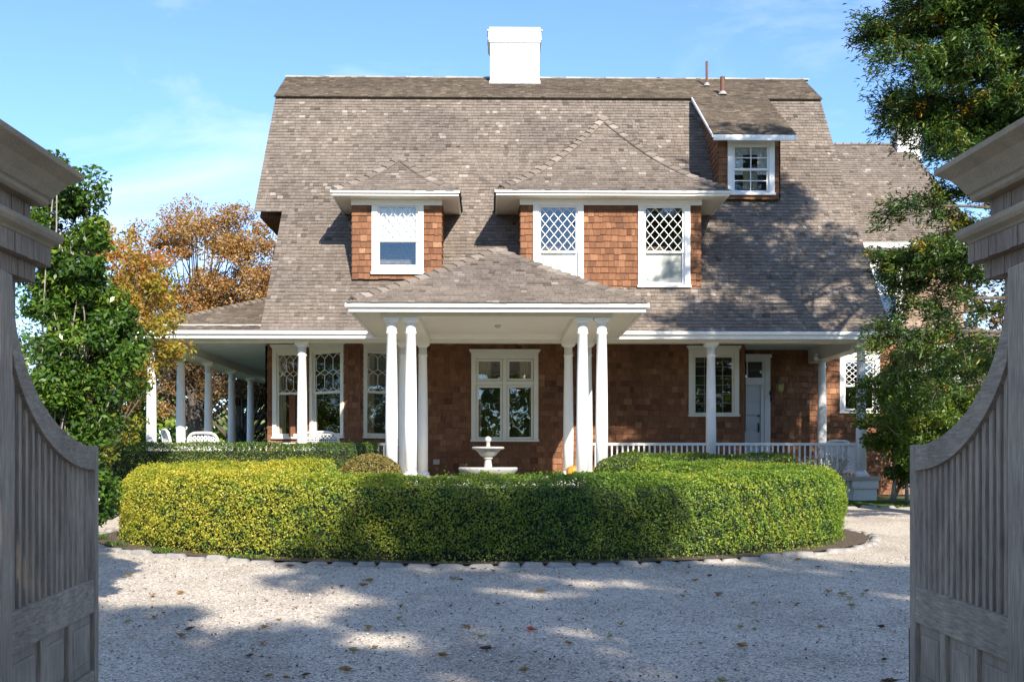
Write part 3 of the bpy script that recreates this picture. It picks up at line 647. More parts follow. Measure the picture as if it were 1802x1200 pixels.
def hip_prof(rise, run, z0, y0, bell):                    # bell-cast: flatter at the eave
    return [(y0 + run * t, z0 + rise * (t * (1 - bell) + bell * t * t)) for t in [k / 8 for k in range(9)]]
def hip_roof(name, cx, hw, y0, run, z0, z1, bell, yback, e, mat, tg):
    m_ = MB(); pf = hip_prof(z1 - z0, run, z0, y0, bell)
    inv = lambda d: (d - y0) / run
    shingle_face(m_, FX, pf, lambda s, d, z: [(cx - hw * (1 - inv(d)), cx + hw * (1 - inv(d)))], e, t=.015)
    for sg in (-1, 1):
        fr = ((cx + sg * hw, 0, 0), (0, 1), (-sg, 0)); ps = [(hw * (d - y0) / run, z) for d, z in pf]
        yb = yback if callable(yback) else (lambda z: yback)
        shingle_face(m_, fr, ps, lambda s, d, z: [(y0 + run * d / hw, max(y0 + run * d / hw + .02, yb(z)))], e, t=.015)
        caps(m_, [(cx + sg * hw * (1 - inv(d)), d, z + .03) for d, z in [(a_[0] * .6 + b_[0] * .4, a_[1] * .6 + b_[1] * .4) if i_ == 0 else b_ for i_, (a_, b_) in enumerate(zip(pf, pf[1:]))]], .12, .18, .03)
    caps(m_, [(cx, y0 + run, z1 + .01), (cx, (yback(z1) if callable(yback) else yback), z1 + .01)], .1)
    o_ = m_.build(name, mat, house); o_['kind'] = 'stuff'; return o_
main_y = lambda z: float(np.interp(z, [3.70, 4.60, 7.05, 10.30], [27.0, 27.9, 30.1, 32.8])) + .25
hip_roof('portico_roof', pcx, hw, py0 - .1, 2.75, 3.69, 5.10, .12, main_y, .12, 'roof', '')
# dormers with hipped bell-cast roofs
def hip_dormer(cx, ehw, whw, yw, ze, zap, wins, z0, pick, run):
    ye = yw - .50
    root = MB(); root.box(cx - ehw, cx + ehw, ye, ye + .04, ze - .10, ze - .01); root.box(cx - ehw, cx - ehw + .04, ye + .04, main_y(ze), ze - .10, ze - .01); root.box(cx + ehw - .04, cx + ehw, ye + .04, main_y(ze), ze - .10, ze - .01)
    root.box(cx - ehw - .03, cx + ehw + .03, ye - .05, ye - .002, ze - .045, ze + .01)
    d = root.build('dormer_fascia', 'white', house, bevel=.006)
    m_ = MB(); m_.box(cx - ehw + .04, cx + ehw - .04, ye + .04, main_y(ze) - .1, ze - .085, ze - .06); m_.build('dormer_soffit', 'cream', house)
    m_ = MB(); m_.box(cx - whw - .02, cx + whw + .02, yw - .06, yw - .03, ze - .22, ze - .085); m_.build('dormer_frieze', 'white', house, bevel=.005)
    fr = front(yw); wall('dormer_wall', fr, cx - whw, cx + whw, z0, ze - .05, wins, pick=near_pick(pick) if pick else None, wr=(.09, .2))
    for sg in (-1, 1):
        fs = ((cx + sg * whw, yw, 0), (0, 1), (-sg, 0))
        m_ = MB(); shingle_face(m_, fs, [(0, z0), (0, ze - .05)], lambda s, d_, z: [(0, max(.05, main_y(z) - yw))], .142, (.1, .2), t=.017); o_ = m_.build('dormer_cheek', 'wallsh', house); o_['kind'] = 'stuff'
    hip_roof('dormer_roof', cx, ehw + .04, ye - .06, run, ze + .005, zap, .42, main_y, .118, 'roof', '')
yd = 28.15
w1 = (px(651, yd), px(742, yd), pz(484, yd), pz(352, yd))
hip_dormer(px(695, yd), 1.40, px(771, yd) - px(695, yd) + .03, yd, 6.84, 7.93, [w1], pz(492, yd), lambda a, b, s, z: True, 1.40)
c1 = [('curtain', 0, 1, .62, 1)]
window(house, front(yd), *w1, 'dh', 'white', cap=False, lat=('diamond', 4, 3), cw=.125, split=.47, curtain=[('curtain', -.02, .5, .45, .97), ('curtain', .5, 1.02, .45, .97), ('curtain', .0, 1.0, 0, .12)])
yd2 = 28.05
w2 = (px(934, yd2), px(1023, yd2), pz(506, yd2), pz(352, yd2)); w3 = (px(1119, yd2), px(1211, yd2), pz(506, yd2), pz(352, yd2))
hip_dormer(px(1071, yd2), 2.58, px(1230, yd2) - px(1071, yd2), yd2, 6.84, 9.12, [w2, w3], pz(514, yd2), lambda a, b, s, z: True, 2.45)
for w_ in (w2, w3): window(house, front(yd2), *w_, 'dh', 'white', cap=False, lat=('diamond', 4, 4), cw=.125, split=.42, curtain=[('blind', -.02, 1.02, 0, .43)])
# shed dormer high on the right
y3 = 30.1; w4 = (px(1280, y3), px(1363, y3), pz(343, y3), pz(245, y3)); sx0, sx1, ye3, ze3 = 4.76, 6.74, 29.62, 8.62
wall('dormer_wall', front(y3), px(1264, y3), px(1371, y3), pz(350, y3), 8.72, [w4])
window(house, front(y3), *w4, 'dh6', 'white', cap=False, cw=.13, curtain=[('curtain', -.02, .3, .4, 1), ('curtain', .7, 1.02, .4, 1), ('curtain', 0, 1, .82, 1), ('drape', .3, .7, .1, .5)])
for xx_, sg in ((px(1264, y3), -1), (px(1371, y3), 1)):
    m_ = MB(); shingle_face(m_, ((xx_, y3, 0), (0, 1), (-sg, 0)), [(0, pz(350, y3)), (0, 10.0)], lambda s, d_, z: [(max(0, (z - 8.8) / .57), max(.05, main_y(z) - y3))], .142, (.1, .2), t=.017); o_ = m_.build('dormer_cheek', 'wallsh', house); o_['kind'] = 'stuff'
mb = MB(); shingle_face(mb, FX, [(ye3, ze3 + .03), (32.8, 10.46)], lambda s, d, z: [(sx0, sx1)], .115, t=.017); mb.face([(sx0, ye3, ze3), (sx1, ye3, ze3), (sx1, 32.8, 10.40), (sx0, 32.8, 10.40)]); o = mb.build('dormer_roof', 'roof_dark', house); o['kind'] = 'stuff'
mb = MB(); mb.box(sx0, sx1, ye3 - .03, ye3 + .02, ze3 - .12, ze3 + .01)
for x in (sx0 - .03,): mb.hexa([(x, ye3, ze3 - .05), (x + .03, ye3, ze3 - .05), (x + .03, 32.7, 10.33), (x, 32.7, 10.33), (x, ye3, ze3 + .02), (x + .03, ye3, ze3 + .02), (x + .03, 32.7, 10.42), (x, 32.7, 10.42)])
mb.build('dormer_fascia', 'white', house, bevel=.005)
# chimney and vent pipes
cy0, cy1, cx0, cx1 = 34.2, 35.3, px(866, 34.2), px(953, 34.2); zc = pz(49, 34.2)
mb = MB(); mb.box(cx0, cx1, cy0, cy1, 10.9, zc - .42); ch = mb.build('chimney', 'chimney', house, bevel=.01)
mb = MB()
for dz0, dz1, g in ((.42, .36, .035), (.36, .30, .06), (.30, .12, .045), (.12, .08, .075)): mb.box(cx0 - g, cx1 + g, cy0 - g, cy1 + g, zc - dz0, zc - dz1)
mb.box(cx0 - .02, cx1 + .02, cy0 - .02, cy1 + .02, zc - .08, zc); mb.build('corbel', 'chimney', ch, bevel=.008)
mb = MB(); mb.box(cx0 - .03, cx1 + .03, cy0 - .06, cy0, 11.15, 11.28); mb.build('flashing', 'lead', ch)
for x, y, zt_, r_ in ((px(1248, 34.0), 34.0, pz(107, 34), .035), (px(1275, 33.1), 33.1, pz(134, 33.1), .065)):
    mb = MB(); mb.tube([(x, y, zt_ - 1.3 if r_ < .05 else zt_ - .8), (x, y, zt_)], r_, 12); p_ = mb.build('vent_pipe', 'rust', house); zb = 10.4 + (y - 32.7) * .56; mb = MB(); mb.lathe([(r_ + .06, zb - .02), (r_ + .015, zb + .07)], (x, y, 0), 12); mb.build('flashing', 'lead', p_)
# single wall shingles: each a part of its own
for k, L_ in enumerate(lone):
    m_ = MB(); wedge(m_, *L_); o_ = m_.build('wall_shingle', 'wallsh', house)
# wall fittings
mb = MB(); ox = px(767, YW); mb.box(ox - .075, ox + .075, YW - .035, YW - .012, pz(817, YW), pz(808, YW)); mb.build('outlet_cover', 'concrete', house, bevel=.004)

# lantern by the door, pendant in the portico, horn ornament, floodlight
t = empty('wall_lantern', (px(1371, YR), YR - .12, pz(690, YR)), 'small brass wall lantern beside the grey door', 'lantern'); b = t.location
mb = MB(); mb.lathe([(.05, 0), (.085, .04), (.095, .17), (.10, .19)], b, 6); mb.build('lantern_glass', 'amber', t)
mb = MB(); mb.lathe([(.115, .19), (.06, .26), (.02, .30), (.02, .33)], b, 6); mb.lathe([(.03, -.05), (.055, 0)], b, 6); mb.build('lantern_cap', 'brass', t)
mb = MB(); mb.tube([(b.x, b.y, b.z + .33), (b.x, b.y + .03, b.z + .37), (b.x, b.y + .105, b.z + .30)], .012, 6); mb.box(b.x - .04, b.x + .04, b.y + .09, b.y + .115, b.z + .1, b.z + .34); mb.build('bracket', 'brass', t)
t = empty('pendant_lamp', (px(876, 25), 25.0, pz(577, 25)), 'clear glass pendant lamp hanging from the portico ceiling', 'lamp'); b = t.location
mb = MB(); mb.lathe([(.02, -.01), (.06, .02), (.07, .09), (.035, .16)], b, 12); mb.build('lamp_shade', 'concrete', t, smooth=True)
mb = MB(); mb.tube([(b.x, b.y, b.z + .16), (b.x, b.y, 3.60)], .012, 6); mb.lathe([(.05, 3.575 - b.z), (.05, 3.60 - b.z)], b, 12); mb.build('stem', 'concrete', t)
t = empty('door_ornament', (px(1355, YR), YR - .06, pz(707, YR)), 'dark bird shaped ornament hung on the door casing', 'ornament'); b = t.location
mb = MB(); mb.tube([(b.x, b.y, b.z), (b.x + .03, b.y - .02, b.z + .08), (b.x - .01, b.y - .02, b.z + .15)], [.01, .045, .008], 8); mb.build('body', 'black', t, smooth=True)
mb = MB(); mb.tube([(b.x, b.y, b.z + .15), (b.x, b.y - .02, b.z + .21), (b.x - .02, b.y - .02, b.z + .28)], [.008, .04, .006], 8); mb.build('wing', 'black', t, smooth=True)
t = empty('floodlight', (px(1437, 30.5), 30.5, pz(632, 30.5)), 'small white floodlight under the porch end beam', 'floodlight'); b = t.location
mb = MB(); mb.tube([(b.x, b.y, b.z + .08), (b.x - .03, b.y - .1, b.z)], [.03, .06], 10); mb.build('lamp_head', 'white', t); mb = MB(); mb.box(b.x - .04, b.x + .04, b.y - .02, b.y + .08, b.z + .08, b.z + .14); mb.build('mount', 'white', t)

# ------------------------------------------------------------------ rear wing
WB = Vector((10.4, 36.0, 0)); wing = empty('house_wing', WB, 'rear two storey shingled wing behind the cedar with white chimney', 'house')
yw = 36.0
def wwall(fr, a0, a1, z0, z1, holes):
    m_ = MB(); shingle_face(m_, fr, [(0, z0), (0, z1)], lambda s, d, z: cut(a0, a1, [(h[0] + .04, h[1] - .04) for h in holes if h[2] + .03 < z < h[3] - .05]), .15, (.12, .24), t=.017); o_ = m_.build('wall', 'wall_grey', wing); o_['kind'] = 'stuff'
ww = (px(1528, yw), px(1588, yw), pz(568, yw), pz(455, yw)); wwall(front(yw), 7.0, 13.0, 3.9, 7.1, [ww]); window(wing, front(yw), *ww, 'dh', 'white', lat=('diamond', 3, 3))
mb = MB(); shingle_face(mb, FX, [(35.5, 7.1), (39.8, 10.98)], lambda s, d, z: [(7.0, 13.5 - (d - 35.5) * .22)], .124, t=.017); mb.face([(7, 39.8, 10.98), (12.5, 39.8, 10.98), (13.5, 44, 7.1), (7, 44, 7.1)]); mb.face([(13.5, 35.5, 7.1), (13.5, 44, 7.1), (12.55, 39.8, 10.98)])
caps(mb, [(7, 39.8, 11.0), (12.55, 39.8, 11.0)], .1, .25); o = mb.build('roof', 'roof', wing); o['kind'] = 'stuff'
mb = MB(); mb.box(7, 13.5, 35.45, 35.5, 6.95, 7.1); mb.box(7, 13.4, 35.5, 36.0, 6.93, 6.95); mb.build('fascia', 'white', wing)
mb = MB(); mb.box(12.9, 13.0, 36.0, 43.5, 0, 7.0); mb.box(7.2, 12.9, 37.5, 43.4, 0, 6.9); mb.build('side_wall', 'wall_grey', wing)
mb = MB(); mb.box(px(1576, 39.6), px(1618, 39.6), 39.4, 40.2, 10.4, pz(190, 39.6)); mb.box(px(1572, 39.6), px(1622, 39.6), 39.35, 40.25, pz(190, 39.6), pz(182, 39.6)); mb.build('chimney', 'chimney', wing)
# one storey link in front of it
y5 = 33.2; lw = (px(1597, y5), px(1690, y5), pz(738, y5), pz(632, y5)); wwall(front(y5), 9.7, 13.2, 0, 3.95, [lw]); window(wing, front(y5), *lw, 'single', 'white', lat=('diamond', 6, 6, .022))
mb = MB(); shingle_face(mb, FX, [(32.7, 3.95), (36.0, 4.75)], lambda s, d, z: [(8.2, 13.4)], .124, t=.017); o = mb.build('link_roof', 'roof', wing); o['kind'] = 'stuff'
mb = MB(); mb.box(8.25, 13.4, 32.62, 32.7, 3.78, 3.95); mb.box(8.25, 13.4, 32.7, 33.2, 3.76, 3.78); mb.build('fascia', 'white', wing)

# ------------------------------------------------------------------ gates and pillars
def gate(hx, hy, fx, fy, name_label, mirror):
    base = Vector((hx, hy, -.72)); root = empty('gate', base, name_label, 'gate', 'driveway gate leaves')
    u = Vector((fx - hx, fy - hy, 0)); L = u.length; u /= L; n = Vector((-u.y, u.x, 0)) * (1 if mirror else -1)   # n faces the drive
    fr = ((hx, hy, 0), (u.x, u.y), (n.x, n.y)); g0 = -.66
    def b(name, a0, a1, d0, d1, z0, z1, mat, par=root, bev=.006): m_ = MB(); m_.fbox(fr, a0, a1, d0, d1, z0, z1); return m_.build(name, mat, par, bevel=bev)
    b('hinge_stile', -.20, -.005, -.05, .05, g0, 1.76, 'wood_v', bev=.01); b('end_stile', L - .10, L, -.045, .045, g0, .95, 'wood_v', bev=.008)
    zr1 = .11; zr0 = zr1 - .21; zb1 = -.46
    b('middle_rail', 0, L - .10, -.04, .04, zr0, zr1, 'wood_h'); b('bottom_rail', 0, L - .10, -.04, .04, g0, zb1, 'wood_h')
    # swept top rail
    m_ = MB(); K = 22; ax = L - .1; up = lambda t: .95 + .90 * (1 - math.sqrt(max(0, 1 - (1 - t) ** 2.0)) * 1.0) ; prev = None
    i0 = len(m_.v)
    for k in range(K + 1):
        a = ax * k / K; t = k / K; z = .945 + .80 * (1 - math.sin(math.acos(1 - t))) if t < 1 else .945
        dz = -.80 * (1 - t) / max(.12, math.sqrt(max(1e-6, 1 - (1 - t) ** 2))) / ax; ln = math.hypot(1, dz); ox, oz = dz / ln * .145, -1 / ln * .145
        a2 = max(0, a + ox) if k else 0; z2 = z + oz if k else z - .5
        for d_ in (-.042, .042): m_.v += [tuple(fpt(fr, a, d_, z)), tuple(fpt(fr, a2, d_, z2))]
    for k in range(K):
        p = i0 + k * 4; q = p + 4
        m_.f += [(p, q, q + 1, p + 1), (p + 2, p + 3, q + 3, q + 2), (p, p + 2, q + 2, q), (p + 1, q + 1, q + 3, p + 3)]; m_.r += [.5] * 4
    m_.build('top_rail', 'wood_h', root)
    ns = 14
    for k in range(ns):
        a = .05 + (L - .20) * (k + .5) / ns; t = (a) / ax; z = .945 + .80 * (1 - math.sin(math.acos(max(0, 1 - t)))) - .10
        m_ = MB(); m_.fbox(fr, a - .024, a + .024, -.02, .02, zr1 - .01, z); m_.build('slat', 'wood_v', root, bevel=.004)
    w = (L - .10) / 3
    for k in range(3):
        a0, a1 = k * w + (.05 if k else 0), (k + 1) * w - (.05 if k < 2 else 0)
        pn = b('panel', a0 - .01, a1 + .01, -.012, .012, zb1 - .01, zr0 + .01, 'wood_v'); b('raised_field', a0 + .06, a1 - .06, -.026, .026, zb1 + .06, zr0 - .06, 'wood_v', pn, .012)
        if k: b('muntin_stile', k * w - .05, k * w + .05, -.038, .038, zb1, zr0, 'wood_v')
    return root, fr, L
gate(-2.485, 6.10, -2.69, 8.0, 'grey weathered gate leaf with sunlit slats, open before the yellow hedge end', False)
gr, fr, L = gate(2.385, 5.90, 2.43, 7.50, 'grey weathered gate leaf with iron latch hook and drop bolt', True)
mb = MB(); e = lambda d, z: fpt(fr, L, d, z)
mb.tube([fpt(fr, L, .0, .06), fpt(fr, L + .03, .0, .07), fpt(fr, L + .05, 0, .03), fpt(fr, L + .05, 0, -.0)], .007, 6); mb.tube([fpt(fr, L, .0, .0), fpt(fr, L + .02, .0, .0)], .012, 6); mb.build('latch_hook', 'black', gr)
mb = MB(); mb.tube([fpt(fr, L + .025, .03, -.70), fpt(fr, L + .025, .03, -.16)], .012, 8); mb.tube([fpt(fr, L - .02, .03, -.16), fpt(fr, L + .05, .03, -.16)], .008, 6); mb.tube([fpt(fr, L - .01, .03, -.36), fpt(fr, L + .03, .03, -.36)], .008, 6); mb.build('drop_bolt', 'black', gr)
def pillar(x_in, yfar, sgn, rot, label):
    S = .62; c = Vector((x_in + sgn * S / 2, yfar - S / 2, -.72)); root = empty('gate_pillar', c, label, 'pillar', 'gate pillars'); root.rotation_euler.z = rot
    h = S / 2
    m_ = MB(); m_.lathe([(h, 0), (h, 2.52)], c, sq=True); m_.build('shaft', 'pillar', root, bevel=.01)
    def boards(name, hh, z0, z1, w=.075):
        m2 = MB(); m2.lathe([(hh - .02, z0), (hh - .02, z1)], c, sq=True); blk = m2.build(name, 'pillar', root)
        n = int(2 * hh / w); st = 2 * hh / n
        for side in range(4):
            for k in range(n):
                a0 = -hh + k * st + .002; a1 = -hh + (k + 1) * st - .002; p = random.uniform(0, .004); m3 = MB(); q = []
                for z in (z0 - random.uniform(0, .004), z1 - .001):
                    for a, d in ((a0, hh - .02), (a1, hh - .02), (a1, hh + p), (a0, hh + p)):
                        x, y = [(a, -d), (d, a), (-a, d), (-d, -a)][side]; q.append((c.x + x, c.y + y, c.z + z))
                m3.hexa(q); m3.build('board', 'pillar', blk)
    boards('neck', h + .07, 2.50, 2.59); boards('necking_block', h + .13, 2.59, 2.685); boards('frieze', h + .05, 2.775, 2.91)
    m_ = MB(); r0 = h + .13; m_.lathe([(r0, 2.686), (r0 + .012, 2.70), (r0 + .04, 2.715), (r0 + .052, 2.735), (r0 + .05, 2.755), (r0 + .03, 2.772), (r0 - .01, 2.778), (r0 - .06, 2.79)], c, sq=True); m_.build('torus_moulding', 'crown', root, bevel=.004)
    m_ = MB(); m_.lathe([(h + .11, 2.90), (h + .125, 2.915), (h + .125, 2.935), (h + .14, 2.945), (h + .16, 2.98), (h + .20, 3.03), (h + .245, 3.06), (h + .262, 3.07), (h + .262, 3.10), (h + .2, 3.115)], c, sq=True); m_.build('crown_moulding', 'crown', root, bevel=.004)
    m_ = MB(); m_.lathe([(h + .2, 3.115), (.05, 3.26)], c, sq=True); m_.build('cap', 'crown', root)
pillar(-2.55, 6.43, -1, 0, 'weathered pillar hinging the gate leaf without iron fittings')
pillar(2.51, 6.35, 1, R(3), 'weathered pillar hinging the gate leaf with latch hook')

# ------------------------------------------------------------------ fountain, porch furniture, pumpkin
fy = 19.1; fx = px(859, fy); fz = gz(fy); t = empty('fountain', (fx, fy, fz), 'pale cast stone tiered fountain inside the hedge ring', 'fountain'); c = (fx, fy, 0)
zb = pz(823, fy); zt_ = pz(786, fy)
mb = MB(); mb.lathe([(.30, fz), (.28, fz + .1), (.2, fz + .2), (.19, zb - .35), (.3, zb - .25)], c, 32); mb.build('pedestal', 'concrete', t, smooth=True)
mb = MB(); mb.lathe([(.2, zb - .26), (.34, zb - .17), (.43, zb - .06), (.45, zb - .03), (.455, zb - .01), (.44, zb + .01), (.40, zb - .01), (.32, zb - .08), (.05, zb - .1)], c, 48); mb.build('lower_basin', 'concrete', t, smooth=True)
mb = MB(); mb.lathe([(.07, zb - .1), (.062, zb + .02), (.05, zb + .12), (.048, zt_ - .19), (.07, zt_ - .185), (.07, zt_ - .165), (.05, zt_ - .155)], c, 24); mb.build('stem', 'concrete', t, smooth=True)
mb = MB(); mb.lathe([(.07, zt_ - .16), (.12, zt_ - .13), (.175, zt_ - .06), (.20, zt_ - .045), (.245, zt_ - .03), (.25, zt_ - .015), (.235, zt_), (.18, zt_ - .02), (.03, zt_ - .04)], c, 40); mb.build('upper_bowl', 'concrete', t, smooth=True)
mb = MB(); mb.lathe([(.042, zt_ - .05), (.03, zt_ + .03), (.028, zt_ + .07), (.05, zt_ + .09), (.052, zt_ + .12), (.03, zt_ + .15), (.005, zt_ + .16)], c, 20); mb.build('finial', 'concrete', t, smooth=True)
def wicker(cx_, cy_, w, face, label, name='wicker_chair', cat='chair', hgt=.92, lat='diamond'):
    root = empty(name, (cx_, cy_, FLOOR), label, cat); b = Vector((cx_, cy_, FLOOR)); h2 = w / 2; ca, sa = math.cos(face), math.sin(face)
    def P(x, y, z): return Vector((b.x + x * ca - y * sa, b.y + x * sa + y * ca, b.z + z))    # chair faces local -y
    for x in (-h2 + .04, h2 - .04):
        for y in (-.26, .26): m_ = MB(); m_.tube([P(x, y, 0), P(x, y, .42)], .022, 8); m_.build('leg', 'wicker', root)
    m_ = MB(); m_.hexa([P(-h2, -.3, .36), P(h2, -.3, .36), P(h2, .3, .36), P(-h2, .3, .36), P(-h2, -.3, .44), P(h2, -.3, .44), P(h2, .3, .44), P(-h2, .3, .44)]); m_.build('seat', 'wicker', root, bevel=.03)
    arch = [P(-h2, .28, .40)] + [P(-h2 * math.copysign(abs(math.cos(a)) ** .5, math.cos(a)), .30 + .08 * math.sin(a), .62 + (hgt - .62) * math.sin(a) ** .6) for a in [math.pi * k / 16 for k in range(17)]] + [P(h2, .28, .40)]
    m_ = MB(); m_.tube(arch, .03, 8); bk = m_.build('back_frame', 'wicker', root, smooth=True)
    m_ = MB(); fr_ = ((b.x - ca * 0 - .34 * -sa * -1, b.y, b.z), (ca, sa), (-sa, ca)); q = MB()
    segs = []; st = .085
    for k in range(-14, 30): segs += [((-h2 + k * st, .42), (-h2 + k * st + .8, 1.22)), ((-h2 + k * st, .42), (-h2 + k * st - .8, 1.22))]
    for p_, q_ in segs:
        c_ = clip(p_, q_, -h2 + .03, h2 - .03, .43, hgt - .06)
        if c_: m_.bar(P(c_[0][0], .34, c_[0][1]), P(c_[1][0], .34, c_[1][1]), .026, .014, P(0, -1, 0) - P(0, 0, 0))
    m_.build('back_weave', 'wicker', bk)
    for sg in (-1, 1): m_ = MB(); m_.tube([P(sg * h2, .3, .66), P(sg * (h2 + .03), 0, .64), P(sg * (h2 + .02), -.28, .62), P(sg * h2, -.28, .40)], .035, 8); m_.build('armrest', 'wicker', root, smooth=True)
yc = 28.3
wicker(px(367, yc), yc, .72, R(172), 'white wicker chair with lattice back by the porch corner', hgt=.97)
wicker(px(318, 28.6), 28.6, .62, R(120), 'white wicker chair turned sideways next to the porch corner column', hgt=1.05)
wicker(px(567, 28.1), 28.1, .84, R(180), 'white wicker settee in front of the canted bay window', 'wicker_settee', 'settee', .98)
wicker(px(1470, 29.0), 29.0, .55, R(175), 'white lattice garden chair at the door end of the porch', 'garden_chair', 'chair', .80)
t = empty('pumpkin', (px(1009, 26.9), 26.9, FLOOR), 'small orange pumpkin on the portico floor beside a column', 'pumpkin'); b = t.location
mb = MB(); n = 32
prof_ = [(.04, .0), (.11, .02), (.155, .08), (.16, .13), (.13, .2), (.06, .235), (.02, .225)]
for r_, z_ in prof_:
    for j in range(n): a = 2 * math.pi * j / n; k = r_ * (1 - .09 * abs(math.sin(4 * a))); mb.v.append((b.x + k * math.cos(a), b.y + k * math.sin(a), b.z + z_))
for i in range(len(prof_) - 1):
    for j in range(n): a = i * n + j; d = i * n + (j + 1) % n; mb.f.append((a, d, d + n, a + n)); mb.r.append(.5)
mb.build('flesh', 'orange', t, smooth=True); mb = MB(); mb.tube([(b.x, b.y, b.z + .22), (b.x + .01, b.y, b.z + .27), (b.x + .03, b.y, b.z + .29)], [.02, .014, .016], 7); mb.build('stem', 'stem', t)

# ------------------------------------------------------------------ hedges
def vnoise(P, sc_, seed=0):                                # cheap smooth lumps
    r = np.random.default_rng(seed); out = 0
    for k in range(5): w = r.normal(size=3) * sc_ * (1 + k * .6); out = out + np.sin(P @ w + r.random() * 6.28) / (1 + k * .5)
    return out / 2.6
def rr_section(t, hw, h, rad):                             # rounded box section, t in 0..1 from outer foot over the top to the inner foot
    L1 = h - rad; L2 = math.pi / 2 * rad; L3 = 2 * hw - 2 * rad; T = 2 * L1 + 2 * L2 + L3; s = t * T
    x = np.zeros_like(s); z = np.zeros_like(s); nx = np.zeros_like(s); nz_ = np.zeros_like(s)
    m = s < L1; x[m] = hw; z[m] = s[m]; nx[m] = 1
    m = (s >= L1) & (s < L1 + L2); a = (s[m] - L1) / rad; x[m] = hw - rad + rad * np.cos(a); z[m] = h - rad + rad * np.sin(a); nx[m] = np.cos(a); nz_[m] = np.sin(a)
    m = (s >= L1 + L2) & (s < L1 + L2 + L3); x[m] = hw - rad - (s[m] - L1 - L2); z[m] = h; nz_[m] = 1
    m = (s >= L1 + L2 + L3) & (s < L1 + 2 * L2 + L3); a = (s[m] - L1 - L2 - L3) / rad; x[m] = -(hw - rad) - rad * np.sin(a); z[m] = h - rad + rad * np.cos(a); nx[m] = -np.sin(a); nz_[m] = np.cos(a)
    m = s >= L1 + 2 * L2 + L3; x[m] = -hw; z[m] = np.maximum(0, L1 - (s[m] - L1 - 2 * L2 - L3)); nx[m] = -1
    return x, z, nx, nz_
def hedge(name, path, hw, h, rad, n, size, mat, label, bias=0.0, lump=.05, group=None, seed=3, yellow=None):
    """path(u array 0..1) -> X, Y, outward nx, ny ; leaves over a rounded section, with a near-black core for the shade inside"""
    X, Y, ox, oy = path(np.array([.5])); root = empty(name, (float(X[0]), float(Y[0]), gz(float(Y[0]))), label, 'hedge', group)
    u = rng.random(n); t = rng.random(n); x, z, nx, nz_ = rr_section(t, hw, h, rad)
    end = np.minimum(u, 1 - u); X, Y, ox, oy = path(u)
    sink = rng.exponential(.045, n) - .025
    P = np.stack([X + ox * x, Y + oy * x, gzn(Y) + z], 1); N = np.stack([ox * nx, oy * nx, nz_], 1)
    lumps = vnoise(P, 2.2, seed) * lump + vnoise(P, 8, seed + 1) * lump * .7 + vnoise(P, 19, seed + 5) * lump * .55
    P = P + N * (lumps - sink)[:, None]
    foot = (z < .12) & (rng.random(n) < .55)
    jit = N + rng.normal(size=(n, 3)) * .75
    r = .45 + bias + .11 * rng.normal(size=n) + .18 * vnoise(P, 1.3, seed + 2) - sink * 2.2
    if yellow is not None: r = r + yellow(P)
    gap = vnoise(P, 13, seed + 7) + .6 * vnoise(P, 31, seed + 8); keep_ = rng.random(n) < np.clip(1.15 - 1.1 * np.clip(gap - .25, 0, 1), .12, 1)
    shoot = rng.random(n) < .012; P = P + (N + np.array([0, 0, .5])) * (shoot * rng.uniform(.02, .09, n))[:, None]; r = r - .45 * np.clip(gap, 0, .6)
    k = ~foot & keep_; leaves('foliage', P[k], jit[k], size * rng.uniform(.7, 1.3, k.sum()), mat, root, .55, r[k])
    # solid core, near black in place of the shade inside the hedge
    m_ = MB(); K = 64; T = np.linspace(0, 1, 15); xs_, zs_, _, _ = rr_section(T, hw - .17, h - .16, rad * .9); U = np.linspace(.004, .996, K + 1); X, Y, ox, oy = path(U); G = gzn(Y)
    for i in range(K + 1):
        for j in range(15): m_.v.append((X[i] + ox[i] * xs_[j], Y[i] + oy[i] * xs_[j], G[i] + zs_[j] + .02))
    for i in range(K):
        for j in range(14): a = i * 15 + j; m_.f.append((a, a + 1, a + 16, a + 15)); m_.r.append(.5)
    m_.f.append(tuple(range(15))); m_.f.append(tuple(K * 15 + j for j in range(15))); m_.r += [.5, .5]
    m_.build('shade_core', 'core', root)
    return root
RX, RY = 4.74, 3.10; th0 = math.asin(min(1, math.sqrt(1 - (2.75 / RX) ** 2)))
A0, A1 = math.pi - th0, 2 * math.pi + th0                   # opens towards the portico
def ring_path(u):
    th = A0 + (A1 - A0) * u; nx, ny = np.cos(th) * RY, np.sin(th) * RX; l = np.hypot(nx, ny); return CX + RX * np.cos(th), CY + RY * np.sin(th), nx / l, ny / l
hedge('ring_hedge', ring_path, .66, 1.04, .36, 345000, .031, 'hedge', 'low clipped box hedge curving round the fountain inside kerb stones', .0, .05, yellow=lambda P: np.clip((-P[:, 0] - .8) * .10, 0, .36) - .04)  # yellower to the left: sun-bleached leaves, plus sunlight put into the colour
def line_path(x0, y0, x1, y1):
    L = math.hypot(x1 - x0, y1 - y0); nx, ny = (y1 - y0) / L, -(x1 - x0) / L
    return lambda u: (x0 + (x1 - x0) * u, y0 + (y1 - y0) * u, np.full_like(u, nx), np.full_like(u, ny))
hedge('porch_hedge', line_path(-8.9, 25.9, -2.75, 25.9), .55, 1.24, .18, 46000, .036, 'hedge_green', 'straight dark green clipped hedge below the porch rail with wicker chairs', .05, .035, 'hedges along the porch')
hedge('porch_hedge', line_path(2.3, 25.9, 5.8, 25.9), .55, 1.02, .25, 26000, .036, 'hedge_green', 'short low hedge below the porch rail in front of the door', .15, .04, 'hedges along the porch')
